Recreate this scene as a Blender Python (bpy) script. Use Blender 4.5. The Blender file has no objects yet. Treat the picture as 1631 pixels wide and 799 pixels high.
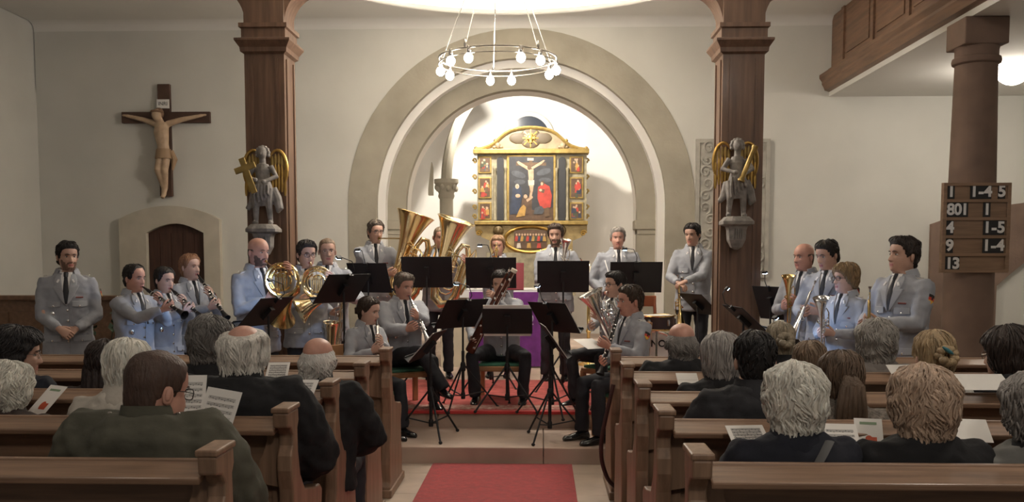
import bpy, bmesh, math, random
import numpy as np
from mathutils import Vector, Matrix, Euler, noise as mnoise
random.seed(7)
SC = bpy.context.scene
COL = SC.collection
PI = math.pi
# ------------------------------------------------------------------ camera
W, H, F = 1631.0, 799.0, 1450.0
CAMZ = 1.60
YAW = math.atan((862 - W / 2) / F)
PITCH = math.radians(4.0)
CX = W / 2
CY = 412 + F * math.tan(PITCH)
cam_d = bpy.data.cameras.new('camera'); cam = bpy.data.objects.new('camera', cam_d); COL.objects.link(cam)
cam_d.sensor_width = 36.0; cam_d.lens = 36.0 * F / W; cam_d.shift_y = (CY - H / 2) / W
cam_d.clip_start = 0.05; cam_d.clip_end = 100
cam.location = (0, 0, CAMZ); cam.rotation_euler = (PI / 2 - PITCH, 0, YAW)
SC.camera = cam
CROT = Euler(cam.rotation_euler).to_matrix()
def ray(px, py):
    return CROT @ Vector(((px - CX) / F, -(py - CY) / F, -1.0))
def at(px, py, y):
    r = ray(px, py); return Vector((0, 0, CAMZ)) + r * (y / r.y)
def at_z(px, py, z):
    r = ray(px, py); return Vector((0, 0, CAMZ)) + r * ((z - CAMZ) / r.z)
# ------------------------------------------------------------------ world, exposure, big lights
SC.view_settings.view_transform = 'Standard'; SC.view_settings.look = 'None'
SC.view_settings.gamma = 1.0; SC.view_settings.use_curve_mapping = False
SC.view_settings.exposure = 0.13
wd = bpy.data.worlds.new('world'); SC.world = wd; wd.use_nodes = True
bg = wd.node_tree.nodes['Background']; bg.inputs[0].default_value = (1.0, 0.91, 0.82, 1); bg.inputs[1].default_value = 0.095
def lamp(name, kind, loc, power, color=(1, .85, .66), size=.1, aim=None, **kw):
    d = bpy.data.lights.new(name, kind); d.energy = power; d.color = color
    if kind == 'AREA': d.size = size
    else: d.shadow_soft_size = size
    for a, b in kw.items(): setattr(d, a, b)
    o = bpy.data.objects.new(name, d); COL.objects.link(o); o.location = loc
    if aim is not None:
        o.rotation_euler = (Vector(aim) - Vector(loc)).to_track_quat('-Z', 'Y').to_euler()
    return o
WARM = (1.0, 0.90, 0.79)
# church spotlight inside the chancel, hung high behind the arch, washing altarpiece and apse
lamp('chancel_spotlight', 'SPOT', (-0.75, 13.75, 4.35), 430, (1, .93, .82), .06, aim=(0.25, 16.2, 3.0), spot_size=math.radians(122), spot_blend=.2)
lamp('chancel_floodlight', 'SPOT', (-0.1, 13.35, 3.75), 45, (1, .88, .72), .1, aim=(-0.15, 15.1, 2.3), spot_size=math.radians(85), spot_blend=.6)
# nave lamps hang from the ceiling behind the photographer
lamp('nave_lamp', 'POINT', (0.9, -1.2, 4.0), 125, WARM, .25)
lamp('nave_lamp', 'POINT', (2.6, 3.4, 4.3), 72, WARM, .2)
lamp('nave_lamp', 'POINT', (-2.8, 3.2, 4.3), 24, WARM, .2)
# ------------------------------------------------------------------ materials
MATS = {}
def mat(name, col, rough=.6, metal=0., var=0., vscale=6., bump=0., bscale=40., stretch=None, emit=0., sheen=0., coat=0., col2=None, detail=3.):
    if name in MATS: return MATS[name]
    m = bpy.data.materials.new(name); m.use_nodes = True; MATS[name] = m
    nt = m.node_tree; b = nt.nodes['Principled BSDF']
    c = (*col, 1)
    b.inputs['Base Color'].default_value = c; b.inputs['Roughness'].default_value = rough; b.inputs['Metallic'].default_value = metal
    if sheen: b.inputs['Sheen Weight'].default_value = sheen; b.inputs['Sheen Roughness'].default_value = .5
    if coat: b.inputs['Coat Weight'].default_value = coat; b.inputs['Coat Roughness'].default_value = .15
    if emit: b.inputs['Emission Color'].default_value = c; b.inputs['Emission Strength'].default_value = emit
    if var or bump:
        tc = nt.nodes.new('ShaderNodeTexCoord'); mp = nt.nodes.new('ShaderNodeMapping')
        nt.links.new(tc.outputs['Object'], mp.inputs[0])
        if stretch: mp.inputs['Scale'].default_value = stretch
    if var:
        n = nt.nodes.new('ShaderNodeTexNoise'); n.inputs['Scale'].default_value = vscale; n.inputs['Detail'].default_value = detail
        nt.links.new(mp.outputs[0], n.inputs['Vector'])
        r = nt.nodes.new('ShaderNodeValToRGB'); r.color_ramp.elements[0].position = .3; r.color_ramp.elements[1].position = .7
        c2 = col2 or tuple(x * (1 - var) for x in col)
        r.color_ramp.elements[0].color = (*c2, 1); r.color_ramp.elements[1].color = tuple(min(1, x * (1 + var * .5)) for x in col) + (1,)
        nt.links.new(n.outputs['Fac'], r.inputs[0]); nt.links.new(r.outputs[0], b.inputs['Base Color'])
    if bump:
        n2 = nt.nodes.new('ShaderNodeTexNoise'); n2.inputs['Scale'].default_value = bscale; n2.inputs['Detail'].default_value = 4
        nt.links.new(mp.outputs[0], n2.inputs['Vector'])
        bp = nt.nodes.new('ShaderNodeBump'); bp.inputs['Strength'].default_value = min(1, bump); bp.inputs['Distance'].default_value = .01
        nt.links.new(n2.outputs['Fac'], bp.inputs['Height']); nt.links.new(bp.outputs[0], b.inputs['Normal'])
    return m
plaster = mat('plaster', (.60, .59, .54), .92, var=.06, vscale=1.3, bump=.12, bscale=14)
plaster_white = mat('plaster_white', (.80, .78, .74), .9, var=.05, vscale=2., bump=.12, bscale=12)
ceil_m = mat('ceiling_plaster', (.69, .675, .63), .92, var=.05, vscale=1.)
stone = mat('sandstone', (.35, .32, .255), .9, var=.16, vscale=2.2, bump=.25, bscale=25)
stone_red = mat('red_sandstone', (.215, .145, .11), .85, var=.22, vscale=3., bump=.2, bscale=30)
stone_floor = mat('floor_sandstone', (.52, .42, .34), .7, var=.2, vscale=3., bump=.1, bscale=30)
stone_step = mat('step_sandstone', (.47, .36, .29), .7, var=.22, vscale=2.5, bump=.1, bscale=30)
relief_m = mat('relief_stone', (.40, .38, .33), .9, var=.2, vscale=6, bump=.3, bscale=30)
carpet_m = mat('red_carpet', (.46, .035, .04), .95, var=.25, vscale=25, bump=.6, bscale=350, sheen=.3)
rug_m = mat('red_rug', (.44, .095, .085), .95, var=.35, vscale=9, bump=.5, bscale=250)
rug_edge = mat('rug_border', (.40, .30, .24), .95, var=.6, vscale=30, bump=.4, bscale=200, col2=(.30, .05, .05))
pine_x = mat('pine_along_x', (.27, .165, .105), .5, var=.34, vscale=5, bump=.08, bscale=20, stretch=(.5, 7, 7), coat=.12)
pine_z = mat('pine_upright', (.29, .18, .115), .5, var=.32, vscale=5, bump=.08, bscale=20, stretch=(7, 7, .5), coat=.12)
wood_pillar = mat('pillar_wood', (.14, .078, .048), .5, var=.35, vscale=4, bump=.1, bscale=18, stretch=(6, 6, .45), coat=.1)
wood_gallery = mat('gallery_wood', (.19, .105, .06), .5, var=.3, vscale=4, stretch=(6, .5, 6), coat=.1)
wood_dark = mat('dark_wood', (.065, .028, .018), .55, var=.35, vscale=5, stretch=(8, 8, .6))
wood_cross = mat('cross_wood', (.085, .045, .03), .6, var=.3, vscale=6)
wood_board = mat('board_wood', (.29, .185, .115), .55, var=.25, vscale=5, stretch=(.6, 6, 6))
wood_chair = mat('chair_wood', (.42, .22, .10), .45, var=.25, vscale=6)
gold = mat('gold', (.46, .29, .085), .42, 1., var=.2, vscale=12, bump=.15, bscale=40)
gold_paint = mat('gilded_paint', (.36, .25, .08), .45, .6, var=.3, vscale=14, bump=.2, bscale=60)
altar_marble = mat('altar_marbled_paint', (.30, .26, .17), .5, var=.4, vscale=10)
altar_brown = mat('altar_brown_paint', (.30, .23, .14), .55, var=.35, vscale=7)
altar_black = mat('altar_black_column', (.018, .018, .02), .35)
grey_wood = mat('weathered_limewood', (.24, .22, .20), .65, var=.4, vscale=14, bump=.3, bscale=50)
corpus_m = mat('carved_pale_wood', (.50, .36, .24), .5, var=.2, vscale=12)
brass = mat('polished_brass', (.84, .62, .28), .17, 1.)
brass_red = mat('red_brass', (.80, .57, .28), .17, 1.)
silver = mat('silver_plate', (.80, .79, .77), .15, 1.)
nickel = mat('nickel_keys', (.85, .83, .80), .2, 1.)
ebony = mat('ebony', (.012, .011, .012), .3)
maple = mat('red_stained_maple', (.09, .025, .015), .25)
blackmetal = mat('black_metal', (.012, .012, .013), .45)
stand_m = mat('stand_black', (.010, .010, .012), .55)
paper = mat('paper', (.80, .78, .74), .8)
ink = mat('ink', (.10, .10, .10), .8)
white_m = mat('white_cotton', (.80, .79, .78), .8)
tie_m = mat('black_tie', (.015, .015, .02), .6)
uni = mat('uniform_grey', (.335, .35, .385), .85, var=.08, vscale=7, bump=.4, bscale=14)
uni_d = mat('uniform_lapel', (.37, .385, .42), .85, var=.06, vscale=9)
uni_l = mat('shoulder_strap', (.56, .55, .53), .75)
trs = mat('dark_trousers', (.022, .023, .03), .8, var=.2, vscale=8, bump=.4, bscale=10)
shoe_m = mat('polished_black_shoe', (.012, .012, .013), .18, coat=.5)
skin = mat('skin', (.56, .34, .255), .5, var=.12, vscale=18)
skin_r = mat('skin_ruddy', (.58, .31, .235), .5, var=.15, vscale=18)
skin_p = mat('skin_pale', (.62, .40, .32), .5, var=.1, vscale=18)
for _s in (skin, skin_r, skin_p):
    _s.node_tree.nodes['Principled BSDF'].inputs['Subsurface Weight'].default_value = .0
lip_m = mat('lips', (.42, .15, .13), .45)
eye_w = mat('eye_white', (.72, .68, .64), .3)
eye_d = mat('iris_dark', (.03, .022, .018), .2)
lash_m = mat('upper_eyelid', (.20, .10, .075), .6)  # dark brown upper lid over the eyeball
glass_m = mat('spectacle_frame', (.02, .018, .02), .3)
metal_frame = mat('wire_frame', (.25, .22, .2), .3, .8)
# ------------------------------------------------------------------ mesh helpers
WTEX = bpy.data.textures.new('cloth_folds', 'CLOUDS'); WTEX.noise_scale = .07; WTEX.noise_depth = 1
class MB:
    def __init__(s): s.v = []; s.f = []; s.mi = []
    def add(s, vs, fs, m=0):
        o = len(s.v); s.v += [tuple(p) for p in vs]
        for f in fs: s.f.append(tuple(i + o for i in f)); s.mi.append(m)
    def box(s, c, size, rot=None, m=0, taper=1.):
        sx, sy, sz = (x / 2 for x in size); vs = []
        for z in (-sz, sz):
            t = taper if z > 0 else 1.
            for x, y in ((-sx, -sy), (sx, -sy), (sx, sy), (-sx, sy)): vs.append(Vector((x * t, y * t, z)))
        if rot is not None:
            R = rot if isinstance(rot, Matrix) else Euler(rot).to_matrix()
            vs = [R @ v for v in vs]
        c = Vector(c); s.add([v + c for v in vs], [(3, 2, 1, 0), (4, 5, 6, 7), (0, 1, 5, 4), (1, 2, 6, 5), (2, 3, 7, 6), (3, 0, 4, 7)], m); return s
    def box2(s, a, b, m=0):
        a, b = Vector(a), Vector(b); return s.box((a + b) / 2, [abs(x) for x in (b - a)], m=m)
    def loft(s, rings, cap=True, m=0, closed=True):
        n = len(rings[0]); vs = [p for r in rings for p in r]; fs = []
        for i in range(len(rings) - 1):
            for j in range(n if closed else n - 1):
                a, b = i * n + j, i * n + (j + 1) % n
                fs.append((a, b, b + n, a + n))
        if cap and closed:
            fs.append(tuple(range(n - 1, -1, -1))); fs.append(tuple(range((len(rings) - 1) * n, len(rings) * n)))
        s.add(vs, fs, m); return s
    def tube(s, pts, rad, n=8, cap=True, m=0, flat=None):
        pts = [Vector(p) for p in pts]
        if not isinstance(rad, (list, tuple)): rad = [rad] * len(pts)
        rings = []; up = None
        for i, p in enumerate(pts):
            t = (pts[min(i + 1, len(pts) - 1)] - pts[max(i - 1, 0)])
            t = t.normalized() if t.length > 1e-9 else Vector((0, 0, 1))
            if up is None:
                up = Vector((0, 0, 1)) if abs(t.z) < .9 else Vector((0, 1, 0))
            a = t.cross(up)
            a = a.normalized() if a.length > 1e-6 else t.orthogonal().normalized()
            b = a.cross(t).normalized(); up = b
            r = rad[i]; fl = flat or 1.
            rings.append([p + a * (math.cos(2 * PI * k / n) * r) + b * (math.sin(2 * PI * k / n) * r * fl) for k in range(n)])
        return s.loft(rings, cap, m)
    def lathe(s, prof, n=20, M=None, cap=True, m=0):
        M = M or Matrix()
        rings = [[M @ Vector((r * math.cos(2 * PI * k / n), r * math.sin(2 * PI * k / n), z)) for k in range(n)] for r, z in prof]
        return s.loft(rings, cap, m)
    def ell(s, c, r, n=12, k=8, M=None, m=0):
        c = Vector(c); rings = []
        for i in range(1, k):
            t = PI * i / k
            rings.append([Vector((r[0] * math.sin(t) * math.cos(2 * PI * j / n), r[1] * math.sin(t) * math.sin(2 * PI * j / n), -r[2] * math.cos(t))) for j in range(n)])
        if M is not None: rings = [[M @ p for p in q] for q in rings]
        return s.loft([[p + c for p in q] for q in rings], True, m)
    def prism(s, outline, n, M=None, m=0):      # outline: 2D (x,z); extruded by n along +y
        k = len(outline); a = [Vector((x, 0, z)) for x, z in outline]; b = [Vector((x, n, z)) for x, z in outline]
        vs = a + b
        if M is not None: vs = [M @ v for v in vs]
        fs = [(i, (i + 1) % k, (i + 1) % k + k, i + k) for i in range(k)] + [tuple(range(k - 1, -1, -1)), tuple(range(k, 2 * k))]
        s.add(vs, fs, m); return s
    def torus(s, c, R, r, n=32, k=8, M=None, a0=0, a1=2 * PI, m=0):
        M = M or Matrix(); c = Vector(c); full = abs(a1 - a0 - 2 * PI) < 1e-6; rings = []
        for i in range(n if full else n + 1):
            a = a0 + (a1 - a0) * i / n
            rings.append([c + M @ Vector(((R + r * math.cos(2 * PI * j / k)) * math.cos(a), (R + r * math.cos(2 * PI * j / k)) * math.sin(a), r * math.sin(2 * PI * j / k))) for j in range(k)])
        if full: rings.append(rings[0]); return s.loft(rings, False, m)
        return s.loft(rings, True, m)
    def xf(s, M, start=0):
        for i in range(start, len(s.v)): s.v[i] = tuple(M @ Vector(s.v[i]))
        return s
    def build(s, name, mats, parent=None, smooth=True, remesh=0, sub=0, sm=0, bevel=0, angle=None, fix=True, wrinkle=0):
        me = bpy.data.meshes.new(name); me.from_pydata(s.v, [], s.f)
        for mm in (mats if isinstance(mats, (list, tuple)) else [mats]): me.materials.append(mm)
        if any(s.mi): me.polygons.foreach_set('material_index', s.mi)
        if fix:
            bm = bmesh.new(); bm.from_mesh(me); bmesh.ops.recalc_face_normals(bm, faces=bm.faces); bm.to_mesh(me); bm.free()
        if smooth:
            me.polygons.foreach_set('use_smooth', [True] * len(me.polygons))
            if not remesh and not sub: me.set_sharp_from_angle(angle=math.radians(angle or 40))
        me.update()
        o = bpy.data.objects.new(name, me); COL.objects.link(o)
        if parent is not None: o.parent = parent
        if remesh:
            q = o.modifiers.new('remesh', 'REMESH'); q.mode = 'VOXEL'; q.voxel_size = remesh; q.use_smooth_shade = True
            if sm: q = o.modifiers.new('smooth', 'SMOOTH'); q.iterations = sm; q.factor = .5
        if wrinkle: q = o.modifiers.new('folds', 'DISPLACE'); q.texture = WTEX; q.strength = wrinkle; q.mid_level = .5
        if sub: q = o.modifiers.new('sub', 'SUBSURF'); q.levels = sub; q.render_levels = sub
        if bevel: q = o.modifiers.new('bevel', 'BEVEL'); q.width = bevel; q.segments = 2; q.limit_method = 'ANGLE'
        return o
def tag(o, label, cat, group=None, kind=None):
    o['label'] = label
    if cat: o['category'] = cat
    if group: o['group'] = group
    if kind: o['kind'] = kind
    return o
def struct(o, label=None):
    o['kind'] = 'structure'
    if label: o['label'] = label
    return o
def thing(name, label, cat, loc=(0, 0, 0), rz=0, group=None):
    o = bpy.data.objects.new(name, None); COL.objects.link(o); o.location = loc; o.rotation_euler = (0, 0, rz); o.empty_display_size = .1
    return tag(o, label, cat, group)
def copy_tree(o, parent=None):
    c = o.copy(); COL.objects.link(c); c.parent = parent
    for ch in list(o.children): copy_tree(ch, c)
    return c
def arcpts(cx, cz, r, a0, a1, n, rz=None):
    rz = rz or r
    return [(cx + r * math.cos(a0 + (a1 - a0) * i / n), cz + rz * math.sin(a0 + (a1 - a0) * i / n)) for i in range(n + 1)]
def text(name, body, size, m, parent, M, align='CENTER', ext=.0015, bold=.0):
    c = bpy.data.curves.new(name, 'FONT'); c.body = body; c.size = size; c.align_x = align; c.align_y = 'CENTER'; c.extrude = ext; c.offset = size * bold
    tmp = bpy.data.objects.new('tmp', c); COL.objects.link(tmp); bpy.context.view_layer.update()
    me = bpy.data.meshes.new_from_object(tmp.evaluated_get(bpy.context.evaluated_depsgraph_get())); bpy.data.objects.remove(tmp); bpy.data.curves.remove(c)
    me.materials.clear(); me.materials.append(m); me.transform(M)
    o = bpy.data.objects.new(name, me); COL.objects.link(o); o.parent = parent
    return o
FRONT = Matrix.Rotation(PI / 2, 4, 'X')          # xy plane -> upright, facing -Y
# ------------------------------------------------------------------ the church
AX = -0.285                     # axis of aisle and chancel
YW = 12.5                       # chancel-arch wall
XL, XR = -6.95, 7.2             # side walls
ZC = 4.82                       # ceiling
def wall_px(px, py): return at(px, py, YW)
AC = wall_px(829, 327); ACX, ACZ = AC.x, AC.z
s_w = F / YW
R1, R2 = 274 / s_w, 229 / s_w              # outer order, its soffit
YI = YW + .28
R3o, R3 = 213 / (F / YI), 183 / (F / YI)     # inner order
# --- wall with arch hole: build as polygons around the opening of radius R1 (flush stone ring fills R1..R2)
def arch_outline(r, n=40, z0=0):           # from left foot up over to right foot
    return [(ACX - r, z0)] + arcpts(ACX, ACZ, r, PI, 0, n) + [(ACX + r, z0)]
b = MB()
ol = arch_outline(R1)
top = ZC + .6
ring_in = [(x, z) for x, z in ol]
n = len(ring_in)
outer = []
for i, (x, z) in enumerate(ring_in):
    if i == 0: outer.append((XL, 0))
    elif i == n - 1: outer.append((XR, 0))
    else:
        a = math.atan2(z - ACZ, x - ACX)
        t = (i - 1) / (n - 3)
        if t < .25: outer.append((XL, z + (top - z) * (t / .25) ** 1.0))
        elif t > .75: outer.append((XR, z + (top - z) * ((1 - t) / .25)))
        else: outer.append((XL + (XR - XL) * (t - .25) / .5, top))
vs = [Vector((x, YW, z)) for x, z in ring_in] + [Vector((x, YW, z)) for x, z in outer] + [Vector((x, YW + .25, z)) for x, z in ring_in]
fs = [(i, i + 1, n + i + 1, n + i) for i in range(n - 1)] + [(i, i + 1, 2 * n + i + 1, 2 * n + i) for i in range(n - 1)]
b.add(vs, fs); wall_f = struct(b.build('wall_front', plaster, smooth=False, fix=False), 'plastered grey wall pierced by the round chancel arch')
def arch_band(name, rin, rout, y0, y1, m, parent=None, nst=1):
    bb = MB(); li, lo = arch_outline(rin), arch_outline(rout)
    rings = [[Vector((a[0], y0, a[1])), Vector((c[0], y0, c[1])), Vector((c[0], y1, c[1])), Vector((a[0], y1, a[1]))] for a, c in zip(li, lo)]
    bb.loft(rings, True); return bb.build(name, m, parent, smooth=True, angle=30)
o = arch_band('outer_arch_stones', R2, R1 + .003, YW - .012, YW + .14, stone, wall_f)
o = arch_band('arch_plaster_band', R3o - .01, R1, YW + .10, YI + .02, plaster_white, wall_f)
o = arch_band('inner_arch_stones', R3, R2 + .06, YI - .005, YI + .16, stone, wall_f)
o = arch_band('inner_soffit_plaster', R3 + .004, R2 + .06, YI + .16, YI + .55, plaster_white, wall_f)
for sx in (-1, 1):
    bb = MB(); x0 = ACX + sx * (R3 - .03); x1 = ACX + sx * R2 * .995
    zz = wall_px(1030, 349).z
    bb.box2((x0, YI - .04, zz - .13), (x1, YI + .3, zz)); bb.box2((x0 + sx * .03, YI - .02, zz - .2), (x1, YI + .28, zz - .13))
    bb.build('impost', stone, wall_f, bevel=.012)
# chancel shell behind
CHY = 16.6; CX0, CX1 = ACX - 2.45, ACX + 2.45
b = MB(); prof = [(CX0, 0)] + arcpts(ACX, ACZ + .15, 2.45, PI, 0, 24, 2.2) + [(CX1, 0)]
b.loft([[Vector((x, YI + .5, z)) for x, z in prof], [Vector((x, CHY - 1.2, z)) for x, z in prof]], False, closed=False)
struct(b.build('wall_chancel', plaster_white, fix=False), 'white plastered chancel walls and vault')
# back wall, shallow apse curve, with round window reveal
b = MB(); rings = []
wz = at(842, 216, 16.2)
for i in range(13):
    a = PI * i / 12; rings.append([Vector((ACX - 2.5 * math.cos(a), CHY - 1.25 + 1.1 * math.sin(a), z)) for z in np.linspace(0, 5.2, 8)])
b.loft(rings, False, closed=False)
struct(b.build('wall_apse', plaster_white, fix=False), 'white rounded end wall of the chancel')
b = MB(); b.torus((0, 0, 0), .40, .055, 40, 10, M=FRONT.to_3x3()); 
wroot = b.build('window_1', plaster_white); wroot.location = (wz.x, CHY - .22, wz.z); struct(wroot, 'round plaster-rimmed window behind the altarpiece top')
b = MB(); b.lathe([(.36, 0), (.36, .05)], 40, M=FRONT); b.build('pane', mat('night_window', (.05, .06, .08), .15), wroot)
# chancel left respond: half column with carved capital and ribs
b = MB(); p = at(711, 330, 14.3)
b.lathe([(.13, 0), (.13, .2), (.105, .26), (.105, at(711, 300, 14.3).z - .12)], 16, M=Matrix.Translation((p.x, 14.3, 0)))
r_ = struct(b.build('trim_1', stone), 'stone wall shaft with a carved capital in the chancel'); cz = at(711, 300, 14.3).z
b = MB(); b.lathe([(.115, cz - .16), (.13, cz - .12), (.12, cz - .08), (.17, cz + .06), (.19, cz + .08), (.19, cz + .14)], 16, M=Matrix.Translation((p.x, 14.3, 0)))
for k in range(10):
    a = 2 * PI * k / 10; b.ell((p.x + .15 * math.cos(a), 14.3 + .15 * math.sin(a), cz - .01 + .03 * (k % 2)), (.035, .035, .05), 8, 6)
b.build('capital', stone, r_)
pts = [(p.x + .95 * (1 - math.cos(t)), 14.3 + .4 * math.sin(t), cz + .12 + 1.6 * math.sin(t)) for t in np.linspace(0, 1.25, 12)]
b = MB(); b.tube(pts, .085, 8); b.build('vault_rib', stone, r_)
b = MB(); p2 = at(684, 300, 13.9); b.prism([(-.02, 0), (.05, 0), (.05, .42), (.03, .5), (-.02, .1)], .12, M=Matrix.Translation((p2.x, 13.9, p2.z - .1))); b.build('corbel', stone, r_)
# side walls, floor, ceiling
b = MB(); b.box2((XL - .3, 5.0, 0), (XL, YW + .1, 3.9)); wl = struct(b.build('wall_left', plaster, smooth=False), 'grey plastered side wall with an arched niche')
b = MB(); b.box2((XL - .3, 5.0, 3.9), (XL - .02, YW + .1, ZC + .6)); b.build('upper_wall', plaster, wl, smooth=False)
b = MB(); p = at(9, 180, 11.2)
bb = [(-.7, 0)] + arcpts(0, 1.1, .7, PI, 0, 16) + [(.7, 0)]
b.prism(bb, .04, M=Matrix.Translation((XL + .03, 10.3, 1.9)) @ Matrix.Rotation(PI / 2, 4, 'Z')); b.build('niche_face', mat('niche_plaster', (.42, .40, .34), .9, var=.08, vscale=3), wl)
b = MB(); b.box2((XR, 5.0, 0), (XR + .3, YW + .1, ZC + .6)); struct(b.build('wall_right', plaster, smooth=False), 'pale side wall under the gallery')
# ceiling with a round dome well above the crossing
DC = Vector((AX - .06, 9.55)); DR = 2.68
b = MB(); N = 64; ringv = []; outv = []; Y0 = -2.0; Y1 = YW - .14
for k in range(N):
    a = 2 * PI * k / N; c, s_ = math.cos(a), math.sin(a)
    ringv.append(Vector((DC.x + DR * c, DC.y + DR * s_, ZC)))
    t = 1e9
    for lim, cc, d0 in ((XR, c, DC.x), (XL, c, DC.x), (Y1, s_, DC.y), (Y0, s_, DC.y)):
        if abs(cc) > 1e-6:
            q = (lim - d0) / cc
            if q > 0: t = min(t, q)
    outv.append(Vector((DC.x + t * c, DC.y + t * s_, ZC)))
corn = [Vector((x, y, ZC)) for x, y in ((XR, Y1), (XL, Y1), (XL, Y0), (XR, Y0))]
fs = [(k, (k + 1) % N, N + (k + 1) % N, N + k) for k in range(N)]
vs = ringv + outv
for cpt in corn:
    best = min(range(N), key=lambda k: (math.atan2(cpt.y - DC.y, cpt.x - DC.x) - 2 * PI * k / N) % (2 * PI))
    vs.append(cpt); fs.append((N + best, N + (best + 1) % N, len(vs) - 1))
b.add(vs, fs); ceil = struct(b.build('ceiling', ceil_m, smooth=False, fix=False), 'pale plaster ceiling opening into a brightly lit round dome')
b = MB(); M0 = Matrix.Translation((DC.x, DC.y, ZC))
b.lathe([(DR, 0), (DR, .05), (DR + .02, .05), (DR + .02, .015), (DR + .22, .015), (DR + .22, .2)] + [(DR * 1.08 * math.cos(t), .2 + 1.0 * math.sin(t)) for t in np.linspace(0.06, PI / 2 - .01, 12)], N, M=M0, cap=False)
b.build('dome', plaster_white, ceil, fix=False)
b = MB(); b.torus((DC.x, DC.y, ZC + .0), DR + .01, .02, N, 8); b.build('dome_rim', ceil_m, ceil)
# strip light lying on the dome's cornice
b = MB(); b.torus((DC.x, DC.y, ZC + .036), DR + .10, .018, N, 6); tag(b.build('cove_strip_light', mat('cove_light', (1, .90, .74), .5, emit=55)), 'warm strip light ringing the ceiling dome above the chandelier', 'light')
# cove along the arch wall
b = MB(); pr = [(Y1, ZC + .001)] + [(Y1 + .14 * math.sin(t), ZC - .12 * (1 - math.cos(t))) for t in np.linspace(.1, PI / 2, 8)]
b.loft([[Vector((XL, y, z)) for y, z in pr], [Vector((XR, y, z)) for y, z in pr]], False, closed=False); b.build('cove', ceil_m, ceil, fix=False)
# floor: base, then slabs
b = MB(); b.box2((XL, -2, -.1), (XR, CHY, -.012)); fl = struct(b.build('floor', mat('floor_joint', (.16, .13, .11), .9), smooth=False), 'pale sandstone floor slabs')
sl = MB(); sl.box((0, 0, -.006), (.896, .596, .012)); sm_ = None
proto = None; kk = 0
for i in range(-6, 8):
    for j in range(0, 9):
        cx, cy = AX + i * .9 + (.45 if j % 2 else 0), 4.0 + j * .6
        if cy > 7.3 and -2.3 < cx < 1.6: continue
        if cy < 6.0 and not (-1.6 < cx < 1.2): continue
        if proto is None: proto = sl.build('slab', stone_floor, fl, smooth=False); o = proto
        else: o = proto.copy(); COL.objects.link(o); o.parent = fl
        o.location = (cx, cy, 0)
# steps and dais
Y1s, Y2s = 7.02, 7.86
Z1, Z2 = .130, .265
def slab_row(root, xs, y0, y1, z0, z1, m):
    for a, c in zip(xs[:-1], xs[1:]):
        q = MB(); q.box2((a + .002, y0, z0), (c - .002, y1, z1)); q.build('step_stone', m, root, smooth=False, bevel=.008)
st = bpy.data.objects.new('trim_2', None); COL.objects.link(st); struct(st, 'sandstone steps up to the chancel')
slab_row(st, [-2.0, -1.35, .02, 1.4], Y1s, Y2s + .02, -.01, Z1, stone_step)
slab_row(st, [-2.0, -.9, .55, 1.4], Y2s, 9.5, Z1 - .02, Z2, stone_step)
slab_row(st, [-3.0, -1.5, .0, 1.5, 2.6], 9.5, YI + .6, -.01, Z2, stone_step)
slab_row(st, [CX0, CX1], YI + .6, CHY, 0, Z2, stone_step)
# door on the left of the arch wall with stone surround
def px_wall_poly(pts, y): return [(at(a, c, y).x, at(a, c, y).z) for a, c in pts]
dl, dr_, dtop = at(237, 360, YW).x, at(328, 360, YW).x, at(280, 356, YW).z
b = MB(); zs = at(237, 371, YW).z; seg = [(dl, 0), (dl, zs)] + [(dl + (dr_ - dl) * t, zs + (dtop - zs) * math.sin(PI * t)) for t in np.linspace(.1, .9, 9)] + [(dr_, zs), (dr_, 0)]
b.prism(seg, .03, M=Matrix.Translation((0, YW - .012, 0))); door = struct(b.build('door_1', wood_dark), 'dark wooden door under a segmental stone arch')
for k in range(5):
    x = dl + (dr_ - dl) * (k + .5) / 5; q = MB(); q.box2((x - (dr_ - dl) * .094, YW - .022, .02), (x + (dr_ - dl) * .094, YW - .012, zs)); q.build('plank', wood_dark, door, smooth=False)
q = MB(); q.tube([(dr_ - .08, YW - .02, 1.1), (dr_ - .08, YW - .07, 1.1), (dr_ - .16, YW - .07, 1.1)], .01); q.build('door_handle', blackmetal, door)
def surround(parent, xo0, xi0, xi1, xo1, zi, ztopi, zo, ztopo, y, th, m, name='door_surround'):
    q = MB(); T = np.linspace(0, 1, 13)
    inner = [(xi0, 0), (xi0, zi)] + [(xi0 + (xi1 - xi0) * t, zi + (ztopi - zi) * math.sin(PI * t)) for t in T[1:-1]] + [(xi1, zi), (xi1, 0)]
    outer_ = [(xo0, 0), (xo0, zo)] + [(xo0 + (xo1 - xo0) * t, zo + (ztopo - zo) * math.sin(PI * t) ** .8) for t in T[1:-1]] + [(xo1, zo), (xo1, 0)]
    q.loft([[Vector((a[0], y, a[1])), Vector((c[0], y, c[1])), Vector((c[0], y + th, c[1])), Vector((a[0], y + th, a[1]))] for a, c in zip(inner, outer_)], True)
    return q.build(name, m, parent, angle=30)
surround(door, at(194, 350, YW).x, dl, dr_, at(353, 350, YW).x, zs, dtop, at(194, 350, YW).z, at(280, 328, YW).z, YW - .10, .10, mat('pale_door_stone', (.50, .46, .38), .9, var=.12, vscale=4, bump=.15, bscale=20))
# right: arched stone passage behind the column
q0 = at(1481, 352, YW).x; q1 = at(1584, 452, YW).x
pas = surround(None, q0, q1, q1 + 2.0, q1 + 2.9, at(1584, 455, YW).z, at(1700, 385, YW).z, at(1481, 357, YW).z, at(1650, 318, YW).z, YW - .06, .06, stone_red, 'trim_3'); struct(pas, 'reddish stone arch of a side passage behind the column')
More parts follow.
